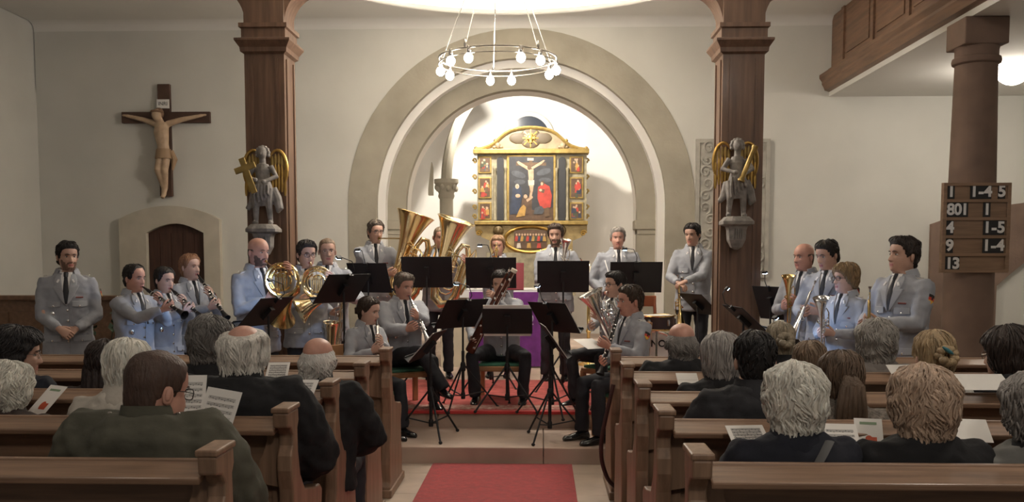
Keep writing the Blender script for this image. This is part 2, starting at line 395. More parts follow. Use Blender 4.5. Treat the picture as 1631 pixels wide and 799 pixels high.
# carved grave slab behind the right pillar
gx0, gx1 = at(1107, 300, YW).x, at(1224, 300, YW).x; gz0, gz1 = at(1150, 442, YW).z, at(1150, 222, YW).z
t_ = thing('grave_slab', 'carved grey stone grave slab with scroll relief on the wall behind the pillar', 'stone relief', ((gx0 + gx1) / 2, YW - .05, gz0))
gw, gh = gx1 - gx0, gz1 - gz0
b = MB(); b.box2((-gw / 2, 0, 0), (gw / 2, .05, gh)); b.build('slab', relief_m, t_, smooth=False)
b = MB()
for a, c in (((-gw / 2, -.02, 0), (-gw / 2 + .05, 0, gh)), ((gw / 2 - .05, -.02, 0), (gw / 2, 0, gh)), ((-gw / 2 + .05, -.02, gh - .05), (gw / 2 - .05, 0, gh)), ((-gw / 2 + .05, -.02, 0), (gw / 2 - .05, 0, .05))): b.box2(a, c)
b.build('border', relief_m, t_, smooth=False)
b = MB(); rr = random.Random(4)
for sx in (-1, 1):
    for k in range(11):
        x, z = sx * (gw * .33 + rr.uniform(-.05, .05)), .14 + k * gh / 11.6
        a0 = rr.uniform(0, 6); r0 = rr.uniform(.07, .1)
        b.tube([(x + r0 * (1 - i / 16) * math.cos(a0 + i * .55), -.008, z + r0 * (1 - i / 16) * math.sin(a0 + i * .55)) for i in range(15)], [.016] * 13 + [.02, .024], 6)
for k in range(5): b.ell((rr.uniform(-.1, .1), -.005, .3 + k * gh * .17), (.13, .03, .13), 10, 8)
b.build('scroll_relief', relief_m, t_)
# ------------------------------------------------------------------ timber pillars with capitals, brackets
def pillar(label, pxl, pxr, d, vis):       # front face edges in pixels at y ~ 250
    x0, x1 = at(pxl, 250, d).x, at(pxr, 250, d).x; w = x1 - x0; cx = (x0 + x1) / 2
    t = thing('timber_pillar', label, 'pillar', (cx, d + w / 2, 0))
    zc = at(pxl, 66, d).z
    q = MB(); h = w / 2
    q.box2((-h, -h, 0), (h, h, ZC)); q.build('shaft', wood_pillar, t, smooth=False)
    for (ax, sg) in (('y', -1), ('x', 1), ('x', -1)):     # raised fillet frames on faces
        for off in (-h * .62, h * .62):
            q = MB()
            if ax == 'y': q.box2((off - .012, -h - .012, .3), (off + .012, -h, zc - .16))
            else: q.box2((sg * h, off - .012, .3), (sg * (h + .012), off + .012, zc - .16))
            q.build('fillet', wood_pillar, t, smooth=False)
    prof = [(h, zc - .12), (h + .03, zc - .10), (h + .035, zc - .06), (h + .075, zc), (h + .075, zc + .02), (h + .02, zc + .035), (h + .02, zc + .12), (h + .04, zc + .13), (h + .04, zc + .17), (h, zc + .18)]
    q = MB(); q.loft([[Vector((sx * r, sy * r, z)) for sx, sy in ((-1, -1), (1, -1), (1, 1), (-1, 1))] for r, z in prof], False); q.build('capital', wood_pillar, t, smooth=False)
    q = MB(); q.box2((-h - .03, -h - .03, 0), (h + .03, h + .03, .35)); q.build('plinth', wood_pillar, t, smooth=False, bevel=.01)
    # curved braces along the wall-parallel beam
    for sx in (-1, 1):
        q = MB(); R = .30; zb = zc + .17
        inner = [(sx * (h + R * (1 - math.cos(a))), zb + .02 + R * math.sin(a) * 1.1) for a in np.linspace(0, PI / 2, 12)]
        out = [(sx * (h - .0), zb)] + inner + [(sx * (h + R), ZC - .02), (sx * (h - .02), ZC - .02)]
        poly = [(sx * (h - .05), zb)] + [(x, min(z, ZC - .02)) for x, z in inner] + [(sx * (h - .05), ZC - .01)]
        q.prism(poly, w * .8, M=Matrix.Translation((0, -w * .4, 0))); q.build('brace', wood_pillar, t)
    return t, h
PLD = 8.9
pl_t, pl_h = pillar('tall brown timber pillar carrying the angel with a gilt cross', 392, 455, PLD, 1)
pr_t, pr_h = pillar('tall brown timber pillar carrying the angel with a gilded column', 1149, 1215, PLD, -1)
# ------------------------------------------------------------------ gallery on the right
gx = at(1320, 154, YW).x; gz = at(1320, 154, YW).z
gt = bpy.data.objects.new('gallery', None); COL.objects.link(gt); tag(gt, 'wooden-fronted gallery above the tapering stone column', 'gallery')
q = MB(); q.box2((gx, 3.0, gz), (XR - .01, YW - .012, gz + .16)); q.build('floor_slab', ceil_m, gt, smooth=False)
prof = [(0, .06), (-.06, .08), (-.075, .12), (-.10, .16), (-.10, .19), (-.135, .24), (-.135, .28), (-.09, .30), (-.02, .34), (-.02, .36), (.1, .36), (.1, .1)]
q = MB(); q.loft([[Vector((gx + x, y, gz + z)) for x, z in prof] for y in (YW - .012, 3.0)], True); q.build('moulded_cornice', wood_gallery, gt, angle=25)
q = MB(); q.box2((gx + .02, 3.0, gz + .34), (gx + .1, YW - .012, ZC - .01)); q.build('parapet', wood_gallery, gt, smooth=False)
for k in range(9):
    y = YW - .5 - k * 1.05; q = MB(); q.box2((gx - .005, y - .05, gz + .36), (gx + .03, y + .05, ZC - .01)); q.build('stile', wood_gallery, gt, smooth=False)
for k in range(8):
    y = YW - .5 - (k + .5) * 1.05; q = MB(); q.box2((gx + .008, y - .4, gz + .44), (gx + .03, y + .4, ZC - .08)); q.build('panel', wood_gallery, gt, smooth=False)
# column
cd = 8.62; cp = at(1548, 300, cd); ct = thing('stone_column', 'tapering reddish stone column holding up the gallery', 'column', (cp.x, cd, 0))
q = MB(); rb, rt = 38 / (F / cd), 30.5 / (F / cd); zt = gz
zc1 = at(1548, 105, cd).z
q.lathe([(rb * 1.18, 0), (rb * 1.18, .12), (rb * 1.04, .2)] + [(rb + (rt - rb) * (t ** 1.4), .22 + (zc1 - .22) * t) for t in np.linspace(0, 1, 10)], 28); q.build('shaft', stone_red, ct)
q = MB(); q.lathe([(rt, zc1), (rt * 1.13, zc1 + .015), (rt * 1.16, zc1 + .04), (rt * 1.13, zc1 + .065), (rt * 1.02, zc1 + .075), (rt * 1.02, zc1 + .13), (rt * 1.06, zc1 + .16)], 28); q.build('necking', stone_red, ct)
q = MB(); q.box2((-rt * 1.08, -rt * 1.08, zc1 + .16), (rt * 1.08, rt * 1.08, zt)); q.build('abacus', stone_red, ct, smooth=False, bevel=.01)
# globe lamp under the gallery
gp = at(1614, 108, 10.6); lt = thing('globe_lamp', 'glowing white globe lamp under the gallery', 'lamp', (gp.x, 10.6, gp.z))
q = MB(); q.ell((0, 0, 0), (.19, .19, .19), 24, 16); q.build('globe', mat('lamp_glass', (1, .93, .82), .3, emit=22), lt)
q = MB(); q.lathe([(.02, .18), (.035, .19), (.035, .22), (.012, .23), (.012, gz - gp.z)], 12); q.build('stem', nickel, lt)
lg = lamp('globe_lamp_light', 'POINT', (gp.x, 10.6, gp.z - .25), 42, WARM, .18)
# ------------------------------------------------------------------ chandelier
def chandelier(loc, label):
    t = thing('ring_chandelier', label, 'chandelier', loc)
    R = .60; top = ZC + 1.25 - loc[2]
    q = MB(); q.torus((0, 0, .02), R, .011, 64, 8); q.torus((0, 0, -.035), R, .007, 64, 8); q.build('ring', mat('dark_steel', (.25, .23, .2), .35, 1.), t)
    for k in range(5):
        a = 2 * PI * (k + .35) / 5; q = MB(); q.tube([(R * math.cos(a), R * math.sin(a), .02), (.02 * math.cos(a), .02 * math.sin(a), min(top, 1.45))], .005, 6); q.lathe([(.012, 0), (.016, .03), (.004, .08)], 8, M=Matrix.Translation((R * math.cos(a), R * math.sin(a), .02))); q.build('wire', nickel, t)
    if top > 1.45:
        q = MB(); q.tube([(0, 0, 1.43), (0, 0, top)], .01, 6); q.build('cable', nickel, t)
    for k in range(10):
        a = 2 * PI * k / 10 + .62 + (.12 if k % 2 else -.12); x, y = R * math.cos(a), R * math.sin(a)
        q = MB(); q.lathe([(.016, .03), (.02, .0), (.02, -.035), (.014, -.045)], 10, M=Matrix.Translation((x, y, 0))); s_ = q.build('socket', nickel, t)
        q = MB(); q.ell((x, y, -.085), (.044, .044, .048), 14, 10); q.build('bulb', mat('bulb_glow', (1, .92, .80), .3, emit=55), s_)
    return t
ch = at(793, 97, 9.45)
chandelier((ch.x, 9.45, ch.z), 'round metal ring chandelier with glowing bulbs hanging before the arch')
lamp('chandelier_light', 'POINT', (ch.x, 9.45, ch.z - .16), 165, WARM, .3)
# ------------------------------------------------------------------ pews
PEW = [2.92, 3.72, 4.50, 5.30, 6.12]
ORD = ['rearmost', 'second rearmost', 'middle', 'second from the steps', 'frontmost by the steps']
def pew_end_outline():          # (y, z); y<0 is the rear (camera) side
    return [(-.14, 0), (-.14, .07), (-.115, .10), (-.12, .22), (-.105, .34), (-.085, .46), (-.075, .56), (-.085, .66), (-.105, .74), (-.10, .80), (-.075, .84), (-.072, .88), (-.10, .915), (-.15, .925), (-.155, .985), (.01, .985), (.015, .93), (-.005, .90), (.0, .80), (.03, .70), (.10, .62), (.26, .585), (.36, .575), (.40, .545), (.39, .49), (.36, .44), (.37, .30), (.40, .18), (.395, .08), (.42, .06), (.42, 0)]
def pew(side, k):
    d = PEW[k]; L = 4.0 if side < 0 else 4.3
    x_in = -1.01 if side < 0 else .465
    t = thing('pew', '%s brown pine pew on the %s' % (ORD[k], 'crucifix side of the red carpet' if side < 0 else 'hymn-board side of the red carpet'), 'pew', (x_in, d, 0), 0, 'church pews')
    sx = side; th = .062
    for xo in (0, L):
        q = MB(); x0 = sx * xo
        o_ = pew_end_outline()
        va = [Vector((x0, y, z)) for y, z in o_]; vb = [Vector((x0 + sx * th, y, z)) for y, z in o_]
        n_ = len(o_)
        q.add(va + vb, [(i, (i + 1) % n_, (i + 1) % n_ + n_, i + n_) for i in range(n_)] + [tuple(range(n_)), tuple(range(2 * n_ - 1, n_ - 1, -1))])
        e = q.build('bench_end', pine_z, t, smooth=False, bevel=.008)
        q = MB(); q.box((x0 + sx * th / 2, -.07, .995), (th + .012, .175, .022)); q.build('end_cap', pine_z, e, smooth=False, bevel=.006)
        q = MB(); q.box2((x0 - sx * .012, -.16, 0), (x0 + sx * (th + .012), .44, .055)); q.build('plinth', pine_z, e, smooth=False, bevel=.008)
    a, c = sx * th, sx * L
    q = MB(); q.box(((a + c) / 2, -.065, .915), (abs(c - a), .145, .024), rot=(.20, 0, 0)); q.build('book_ledge', pine_x, t, smooth=False, bevel=.006)
    q = MB(); q.box2((a, -.012, .91), (c, .02, .945)); q.build('top_rail', pine_x, t, smooth=False, bevel=.008)
    q = MB(); q.box2((a, -.02, .71), (c, .008, .905)); q.build('back_board', pine_x, t, smooth=False, bevel=.006)
    q = MB(); q.prism([(a, .905), (a + sx * .055, .905), (a + sx * .055, .85), (a + sx * .075, .79), (a + sx * .11, .745), (a + sx * .17, .715), (a + sx * .23, .70), (a, .66)], .03, M=Matrix.Translation((0, -.05, 0))); q.build('corner_bracket', pine_z, t, smooth=False)
    nP = 4; w_ = (c - a) / nP
    for i in range(nP):
        q = MB(); q.box2((a + w_ * i + .045 * sx, .012, .12), (a + w_ * (i + 1) - .045 * sx, .026, .70)); q.build('back_panel', pine_x, t, smooth=False)
    for i in range(nP + 1):
        q = MB(); xm = a + w_ * i; q.box2((xm - .05, -.004, .05), (xm + .05, .022, .71)); q.build('stile', pine_z, t, smooth=False)
    q = MB(); q.box2((a, -.004, .05), (c, .022, .13)); q.build('bottom_rail', pine_x, t, smooth=False)
    q = MB(); q.box((((a + c) / 2), .22, .385), (abs(c - a), .40, .03)); q.build('seat', pine_x, t, smooth=False, bevel=.008)
    return t
for k in range(5):
    pew(-1, k); pew(1, k)
# carpet runner, rug
q = MB(); b0 = at_z(685, 745, .012).x; b1 = at_z(912, 745, .012).x
q.box2((b0, 3.0, .0), (b1, Y1s - .03, .012)); tag(q.build('carpet_runner', carpet_m, smooth=False, bevel=.004), 'plain red carpet runner along the aisle', 'carpet')
rg = thing('rug', 'red patterned rug with a worn pale border on the dais', 'rug', (AX, 0, Z2))
q = MB(); q.box2((-1.55, Y2s - .015, 0), (1.5, 9.9, .014)); q.build('pile', rug_m, rg, smooth=False)
q = MB(); q.box2((-1.55, Y2s + .08, .014), (1.5, Y2s + .30, .017)); q.build('border', rug_edge, rg, smooth=False)
q = MB(); q.box2((-1.55, Y2s - .03, -.012), (1.5, Y2s - .005, .016)); q.build('fringe_roll', mat('red_edge', (.55, .05, .05), .9), rg, smooth=False, bevel=.006)
# ------------------------------------------------------------------ choir stall panelling far left and plant
x0, x1 = at(-40, 480, 9.2).x, at(205, 480, 9.2).x; zt = at(100, 478, 9.2).z
t = thing('choir_stall', 'dark panelled choir stall behind the clarinet players', 'stall', (x0, 9.2, 0)); w_ = x1 - x0
q = MB(); q.box2((0, 0, 0), (w_, .05, zt)); q.build('back', wood_gallery, t, smooth=False)
q = MB(); q.box2((0, -.05, zt), (w_, .09, zt + .05)); q.build('rail', wood_gallery, t, smooth=False, bevel=.01)
for i in range(4):
    q = MB(); q.box2((w_ * i / 4 + .05, -.015, .2), (w_ * (i + 1) / 4 - .05, 0, zt - .12)); q.build('panel', wood_gallery, t, smooth=False)
pc = at(172, 560, 8.75); t = thing('potted_plant', 'dark green leafy plant on the floor behind the clarinet players', 'plant', (pc.x, 8.75, 0))
q = MB(); q.lathe([(.13, 0), (.17, .3), (.18, .32), (.15, .32), (.14, .28)], 16); q.build('pot', mat('pot', (.1, .06, .04), .7), t)
q = MB(); rr = random.Random(3); leafm = mat('leaf_green', (.02, .05, .022), .5, var=.3, vscale=10)
for i in range(70):
    a = rr.uniform(0, 6.28); e = rr.uniform(.2, 1.4); L_ = rr.uniform(.2, .45) * (1 + .9 * (e > .9))
    pp = Vector((0, 0, .3)) + Vector((math.cos(a) * math.cos(e), math.sin(a) * math.cos(e), math.sin(e))) * L_
    dr = Vector((math.cos(a) * .6, math.sin(a) * .6, rr.uniform(-.6, .3))).normalized(); sd = dr.cross(Vector((0, 0, 1))).normalized()
    q.add([pp, pp + dr * .07 + sd * .035, pp + dr * .16, pp + dr * .07 - sd * .035], [(0, 1, 2, 3)])
    if i % 5 == 0: q.tube([(0, 0, .28), pp * .5 + Vector((0, 0, .2)), pp], .005, 4)
o = q.build('foliage', leafm, t); o['kind'] = 'stuff'
# ------------------------------------------------------------------ crucifix
d = YW; cx = at(264, 200, d); ztop = at(264, 135, d).z; zbot = at(271, 313, d).z
t = thing('crucifix', 'large dark wooden crucifix with a pale carved figure above the door', 'crucifix', (cx.x, d - .025, zbot)); hh = ztop - zbot
zb = at(264, 188, d).z - zbot; wl_, wr_ = at(197, 188, d).x - cx.x, at(337, 188, d).x - cx.x
q = MB(); q.box2((-.08, -.04, 0), (.09, .02, hh)); q.build('upright', wood_cross, t, smooth=False, bevel=.006)
q = MB(); q.box2((wl_, -.045, zb - .075), (wr_, .01, zb + .075)); q.build('crossbeam', wood_cross, t, smooth=False, bevel=.006)
q = MB(); q.box2((-.085, -.055, zb + .12), (.085, -.042, zb + .24)); pl = q.build('title_plate', paper, t, smooth=False)
text('inscription', 'INRI', .07, ink, pl, Matrix.Translation((0, -.057, zb + .18)) @ FRONT)
q = MB(); Yc = -.10
P = lambda x, z, y=Yc: (x, y, z)
zs_ = zb - .10
q.tube([P(0, zs_ + .01), P(.0, zs_ - .12, Yc - .03), P(.015, zs_ - .28, Yc - .02), P(.02, zs_ - .40, Yc - .02)], [.095, .105, .08, .09], 12, flat=.7)
q.tube([P(-.02, zs_ - .38), P(-.045, zs_ - .62, Yc - .07), P(.0, zs_ - .86, Yc + .01), P(.0, zs_ - .97, Yc - .02)], [.062, .05, .036, .028], 10)
q.tube([P(.06, zs_ - .38), P(.05, zs_ - .62, Yc - .07), P(.02, zs_ - .86, Yc + .01), P(.01, zs_ - .97, Yc - .03)], [.062, .05, .036, .028], 10)
q.tube([P(.01, zs_ - .93), P(.0, zs_ - 1.0, Yc - .06)], [.035, .028], 8)
for sx, xe in ((-1, wl_ + .08), (1, wr_ - .09)):
    q.tube([P(sx * .07, zs_ + .0), P(xe * .5, zs_ + .06), P(xe, zb + .02, -.07)], [.048, .036, .022], 8); q.ell(P(xe + sx * .03, zb + .025, -.07), (.035, .015, .02), 8, 6)
q.tube([P(0, zs_), P(-.03, zs_ + .08, Yc - .04)], [.045, .045], 8)
q.ell(P(-.045, zs_ + .115, Yc - .06), (.065, .075, .085), 12, 10)
q.build('carved_figure', corpus_m, t, remesh=.012, sm=3)
q = MB(); q.torus(P(-.045, zs_ + .16, Yc - .05), .07, .017, 20, 6); q.ell(P(-.03, zs_ + .14, Yc - .02), (.07, .06, .08), 10, 8); q.build('carved_hair', mat('carved_brown', (.20, .12, .07), .6), t)
q = MB(); q.tube([P(.02, zs_ - .34, Yc - .02), P(.02, zs_ - .47, Yc - .03)], [.10, .115], 12, flat=.75); q.tube([P(.12, zs_ - .36), P(.16, zs_ - .48), P(.13, zs_ - .62)], [.03, .045, .012], 8)
q.build('loincloth', mat('carved_cloth', (.33, .22, .13), .6), t)
# ------------------------------------------------------------------ hymn board
bd = cd - .245; c0 = at(1502, 291, bd); c1 = at(1605, 434, bd); bw, bh = c1.x - c0.x, c0.z - c1.z
t = thing('hymn_board', 'wooden hymn board with white numbers hanging on the column', 'board', ((c0.x + c1.x) / 2, bd, c1.z))
q = MB(); q.box2((-bw / 2, 0, 0), (bw / 2, .03, bh)); q.build('back', wood_board, t, smooth=False)
for a, c in (((-bw / 2, -.02, 0), (-bw / 2 + .035, 0, bh)), ((bw / 2 - .035, -.02, 0), (bw / 2, 0, bh))):
    q = MB(); q.box2(a, c); q.build('frame', wood_board, t, smooth=False, bevel=.004)
rows = [('1', .0, '1-4', .5, '5'), ('801', 0, '1', .62, ''), ('4', 0, '1-5', .74, ''), ('9', 0, '1-4', .74, ''), ('13', 0, '', 0, '')]
rh = bh / 5
for i in range(6):
    q = MB(); z = min(max(i * rh, .015), bh - .015); q.box2((-bw / 2 + .03, -.022, z - .014), (bw / 2 - .03, 0, z + .014)); q.build('shelf', wood_board, t, smooth=False, bevel=.003)
black_card = mat('number_card', (.02, .02, .02), .6); numw = mat('number_white', (.80, .79, .76), .6)
def card(txt, xl, z):
    wch = .062; w = wch * max(1, len(txt))
    q = MB(); q.box2((xl, -.012, z - rh * .40), (xl + w, -.003, z + rh * .40)); k_ = q.build('number_card', black_card, t, smooth=False)
    for i, chh in enumerate(txt):
        text('numeral', chh, rh * .86, numw, k_, Matrix.Translation((xl + wch * (i + .5), -.014, z)) @ FRONT, bold=.035)
for i, (a, _, c, f, e) in enumerate(rows):
    z = bh - (i + .5) * rh; card(a, -bw / 2 + .04, z)
    if i == 0: card('1-4', -.06, z); card('5', bw / 2 - .115, z)
    elif i == 1: card('1', .06, z)
    elif c: card(c, bw / 2 - .235, z)
# ------------------------------------------------------------------ angel statues on console brackets
def angel(label, P0, hgt, item):
    t = thing('angel_statue', label, 'statue', P0)
    S = Matrix.Scale(hgt, 4)
    q = MB()   # unit height figure, facing -Y
    for x0, x1 in ((-.08, -.10), (.07, .09)):
        q.tube([(x0, 0, .45), (x0 * 1.1, -.02, .26), (x1, .01, .03)], [.07, .048, .030], 8); q.tube([(x1, .02, .025), (x1 * 1.1, -.06, .018)], [.035, .025], 8)
    q.tube([(.01, .03, .24), (.0, .01, .36), (.005, 0, .48), (0, 0, .57), (0, .0, .68), (0, .01, .76)], [.115, .12, .115, .085, .10, .075], 12, flat=.75)
    q.tube([(.12, .03, .46), (.17, .04, .33), (.2, .03, .2), (.17, .04, .15)], [.05, .06, .055, .02], 8)
    q.tube([(-.12, .04, .44), (-.16, .04, .26), (-.22, .03, .19)], [.05, .05, .03], 8)
    for k in range(5): q.tube([(-.08 + .04 * k, -.075, .50), (-.09 + .045 * k, -.095, .38), (-.08 + .045 * k, -.08, .24 + .03 * k)], [.012, .018, .010], 6)
    q.tube([(0, .01, .74), (0, -.005, .84)], [.045, .042], 8)
    q.tube([(-.10, 0, .73), (-.19, -.02, .60), (-.06, -.15, .55)], [.042, .036, .024], 8)
    q.tube([(.10, 0, .73), (.18, -.03, .60), (.06, -.14, .53)], [.042, .036, .024], 8)
    q.ell((-.05, -.16, .55), (.035, .03, .03), 8, 6); q.ell((.05, -.15, .53), (.035, .03, .03), 8, 6)
    q.ell((0, -.015, .90), (.062, .072, .085), 12, 10); q.ell((0, -.08, .885), (.014, .018, .022), 6, 5)
    q.xf(S); q.build('carved_figure', grey_wood, t, remesh=.006, sm=1)
    q = MB(); q.ell((0, .03, .925), (.075, .07, .075), 12, 8)
    for k in range(9):
        a = -.3 + k * (PI + .6) / 8; q.ell((.078 * math.cos(a), .015, .895 + .085 * math.sin(a)), (.024, .035, .026), 8, 6)
    q.xf(S); q.build('curly_hair', grey_wood, t, remesh=.006, sm=1)
    for sx in (-1, 1):      # wings: curved leading edge and hanging feathers
        w0 = MB(); w0.tube([(sx * (.155 + .125 * math.cos(t)), .12, .70 + .25 * math.sin(t)) for t in np.linspace(2.5, -1.0, 16)], [.012 + .012 * math.sin(PI * k / 15) for k in range(16)], 7); w0.xf(S); wing = w0.build('wing', gold, t)
        for rw in range(3):
            for k in range(5):
                x = .085 + .042 * k; zt_ = .70 + .22 * math.sqrt(max(.05, 1 - ((x - .155) / .135) ** 2)) - .135 * rw; L_ = .17 + .03 * rw
                ff = MB(); ff.ell((sx * x, .125 - .006 * rw, zt_ - L_ / 2), (.020, .007, L_ / 2), 8, 6); ff.xf(S); ff.build('feather', gold_paint if rw == 0 else gold, wing)
    q = MB()
    if item == 'cross':
        R_ = Matrix.Rotation(-.35, 4, 'Y'); C_ = Matrix.Translation((-.13, -.19, .60)) @ R_
        q.box((0, 0, 0), (.075, .03, .46)); q.box((0, 0, .10), (.27, .034, .075)); q.xf(C_); q.xf(S); q.build('held_cross', gold_paint, t, smooth=False, bevel=.003)
    else:
        C_ = Matrix.Translation((.09, -.18, .64)) @ Matrix.Rotation(.38, 4, 'Y')
        q.lathe([(.045, -.22), (.045, -.2), (.032, -.18), (.03, .2), (.042, .22), (.042, .25)], 12, M=C_); q.xf(S); q.build('held_column', gold_paint, t)
    # bracket
    q = MB(); h = .2
    q.loft([[Vector((sx * r * .78, sy * r * .62, z)) for sx, sy in ((-1, -1), (-.5, -1.25), (.5, -1.25), (1, -1), (1, 1), (-1, 1))] for r, z in ((.13, .0), (.155, -.02), (.185, -.045), (.185, -.075), (.12, -.09), (.105, -.13), (.10, -.22), (.06, -.29), (.02, -.31))], True)
    q.build('console', grey_wood, t, smooth=False, bevel=.004)
    q = MB()
    for k in range(5): q.box((-.04 + .02 * k, -.082, -.16), (.011, .02, .09))
    q.build('console_carving', grey_wood, t, smooth=False)
    return t
d = PLD - .17
ba = at(420, 357, d); hh = at(420, 231, d).z - ba.z
angel('grey carved angel with gilt wings holding a gilded cross', ba, hh, 'cross')
ba = at(1173, 345, d); hh = at(1173, 219, d).z - ba.z
angel('grey carved angel with gilt wings holding a gilded column', ba, hh, 'column')
# ------------------------------------------------------------------ altarpiece
AD = 15.0; sA = F / AD
ac = at(845, 330, AD); zref = at(845, 357, AD).z
t = thing('altarpiece', 'gilded winged altarpiece with a painted crucifixion and small side panels', 'altarpiece', (ac.x, AD, Z2))
def A(px, py): p = at(px, py, AD); return (p.x - ac.x, p.z - Z2)
def abox(name, px0, py0, px1, py1, y0, y1, m, parent=t, bevel=0.):
    x0, z1 = A(px0, py0); x1, z0 = A(px1, py1); q = MB(); q.box2((x0, y0, z0), (x1, y1, z1)); return q.build(name, m, parent, smooth=False, bevel=bevel)
abox('carcass', 760, 243, 934, 356, 0, .18, altar_marble)
abox('cornice', 754, 238, 938, 245, -.10, .2, gold_paint, bevel=.01)
abox('sill_moulding', 756, 352, 936, 358, -.10, .2, gold_paint, bevel=.01)
# predella
x0, z0 = A(765, 400); x1, _ = A(925, 400)
pp = [A(757, 358), A(935, 358), A(935, 368), A(925, 378), A(912, 383), A(912, 402), A(780, 402), A(780, 383), A(768, 378), A(757, 368)]
q = MB(); q.prism(pp, .2, M=Matrix.Translation((0, -.02, 0))); q.build('predella', mat('predella_gilt', (.34, .25, .11), .45, .4, var=.35, vscale=9, bump=.2, bscale=40), t, smooth=False)
abox('plinth', 775, 402, 917, 470, -.05, .25, altar_marble)
for px in (763, 929):
    x, z = A(px, 371); q = MB(); q.tube([(x + .05 * (1 - i / 18) * math.cos(i * .6), -.035, z + .05 * (1 - i / 18) * math.sin(i * .6)) for i in range(17)], .013, 6); q.build('scroll', gold, t)
# gable
gp_ = [A(*v) for v in ((757, 238), (768, 236.5), (780, 232.5), (789, 227), (796, 220), (804, 213), (813, 208), (824, 205), (835, 203.5), (845, 203), (855, 203.5), (866, 205), (877, 208), (886, 213), (894, 220), (901, 227), (910, 232.5), (922, 236.5), (934, 238))]
q = MB(); q.prism(gp_, .12, M=Matrix.Translation((0, 0, 0))); q.build('gable', altar_brown, t, smooth=False)
edge = [Vector((x, -.01, z)) for x, z in gp_]
q = MB(); q.tube(edge, .03, 6); q.build('gable_moulding', gold_paint, t)
x, z = A(845, 220); q = MB()
for k in range(4): q.ell((x + (.2 if k % 2 == 0 else .0) * (1 if k < 2 else -1), -.005, z + (.0 if k % 2 == 0 else .07) * (1 if k < 2 else -1)), (.15, .02, .09), 14, 8)
q.build('quatrefoil', mat('quatrefoil_dark', (.10, .075, .045), .6), t)
q = MB(); q.ell((x, -.03, z), (.06, .03, .06), 12, 8)
for k in range(16):
    a = 2 * PI * k / 16; L_ = .15 if k % 2 == 0 else .11
    q.add([Vector((x + .05 * math.cos(a - .2), -.03, z + .05 * math.sin(a - .2))), Vector((x + L_ * math.cos(a - .06), -.02, z + L_ * math.sin(a - .06))), Vector((x + L_ * math.cos(a + .06), -.02, z + L_ * math.sin(a + .06))), Vector((x + .05 * math.cos(a + .2), -.03, z + .05 * math.sin(a + .2)))], [(0, 1, 2, 3)])
q.box((x, -.045, z), (.035, .02, .15)); q.box((x, -.045, z), (.13, .02, .035)); q.build('gilded_sunburst', gold, t)
for px in (793, 897):
    x, z = A(px, 232); q = MB(); q.ell((x, -.02, z), (.045, .03, .05), 10, 8); q.ell((x - .05, -.01, z - .02), (.04, .02, .025), 8, 6); q.ell((x + .05, -.01, z - .02), (.04, .02, .025), 8, 6); q.build('cherub_head', altar_brown, t)
for px, py in ((758, 236), (789, 224), (902, 224), (934, 236)):
    x, z = A(px, py); q = MB(); q.ell((x, 0, z), (.03, .03, .03), 10, 8); q.build('ball_finial', gold, t)
# black columns in round-headed niches
for px in (797, 895):
    x0, z1 = A(px - 5.5, 250); x1, z0 = A(px + 5.5, 351); r = (x1 - x0) / 2; xm = (x0 + x1) / 2
    q = MB(); q.prism([(x0, z0), (x1, z0)] + arcpts(xm, z1 - r, r, 0, PI, 12), .03, M=Matrix.Translation((0, -.03, 0))); q.build('black_niche', altar_black, t, smooth=False)
    for dx in (-8.5, 8.5):
        xx, zz = A(px + dx, 351); q = MB(); hh = A(px, 268)[1] - zz
        q.lathe([(.03, 0), (.03, .03), (.02, .05), (.018, hh - .05), (.03, hh - .02), (.03, hh)], 10, M=Matrix.Translation((xx, -.05, zz))); q.build('colonnette', altar_marble, t)
# painted panels
pc_ = {n_: mat('paint_' + n_, c_, .5, var=.3, vscale=14) for n_, c_ in dict(sky=(.035, .035, .04), cloud=(.07, .075, .085), flesh=(.50, .34, .22), red=(.42, .045, .03), blue=(.03, .04, .07), ochre=(.42, .24, .06), brown=(.10, .055, .03), white=(.50, .44, .36), green=(.06, .07, .04), wood=(.12, .07, .035)).items()}
PK = list(pc_); PM = [pc_[k_] for k_ in PK]
abox('painting_frame', 807, 247, 885, 355, -.035, 0, gold_paint, bevel=.008)
abox('painted_ground', 811, 250, 881, 352, -.045, -.03, pc_['sky'])
q = MB()
lay = [0]
def blob(pts, key, smooth_=True):
    lay[0] += 1; y = -.0455 - lay[0] * .0004
    q.add([Vector((A(a, c)[0], y, A(a, c)[1])) for a, c in pts], [tuple(range(len(pts)))], PK.index(key))
def oval(cx_, cy_, rx, ry, key, rot=0, n=14):
    blob([(cx_ + rx * math.cos(2 * PI * i / n) * math.cos(rot) - ry * math.sin(2 * PI * i / n) * math.sin(rot), cy_ + rx * math.cos(2 * PI * i / n) * math.sin(rot) + ry * math.sin(2 * PI * i / n) * math.cos(rot)) for i in range(n)], key)
oval(826, 278, 12, 5, 'cloud', .3); oval(866, 274, 12, 5, 'cloud', -.3); oval(828, 290, 9, 4, 'cloud'); oval(868, 287, 10, 4, 'cloud')
blob([(811, 352), (811, 338), (830, 332), (860, 336), (881, 330), (881, 352)], 'brown')
blob([(843, 256), (848, 256), (847, 336), (843, 336)], 'wood'); blob([(822, 259), (870, 259), (870, 264), (822, 264)], 'wood'); blob([(840, 252), (850, 252), (850, 256), (840, 256)], 'white')
for pts in ([(842, 272), (826, 262), (823, 258), (826, 257), (845, 268)], [(848, 270), (862, 262), (868, 256), (866, 255), (846, 267)]): blob(pts, 'flesh')
blob([(841, 270), (850, 270), (850, 284), (848, 291), (842, 291), (842, 283)], 'flesh'); oval(843, 267, 3, 4, 'brown'); blob([(841, 287), (851, 287), (851, 295), (842, 296)], 'white')
blob([(843, 295), (850, 295), (849, 304), (846, 317), (842, 318), (845, 305)], 'flesh')
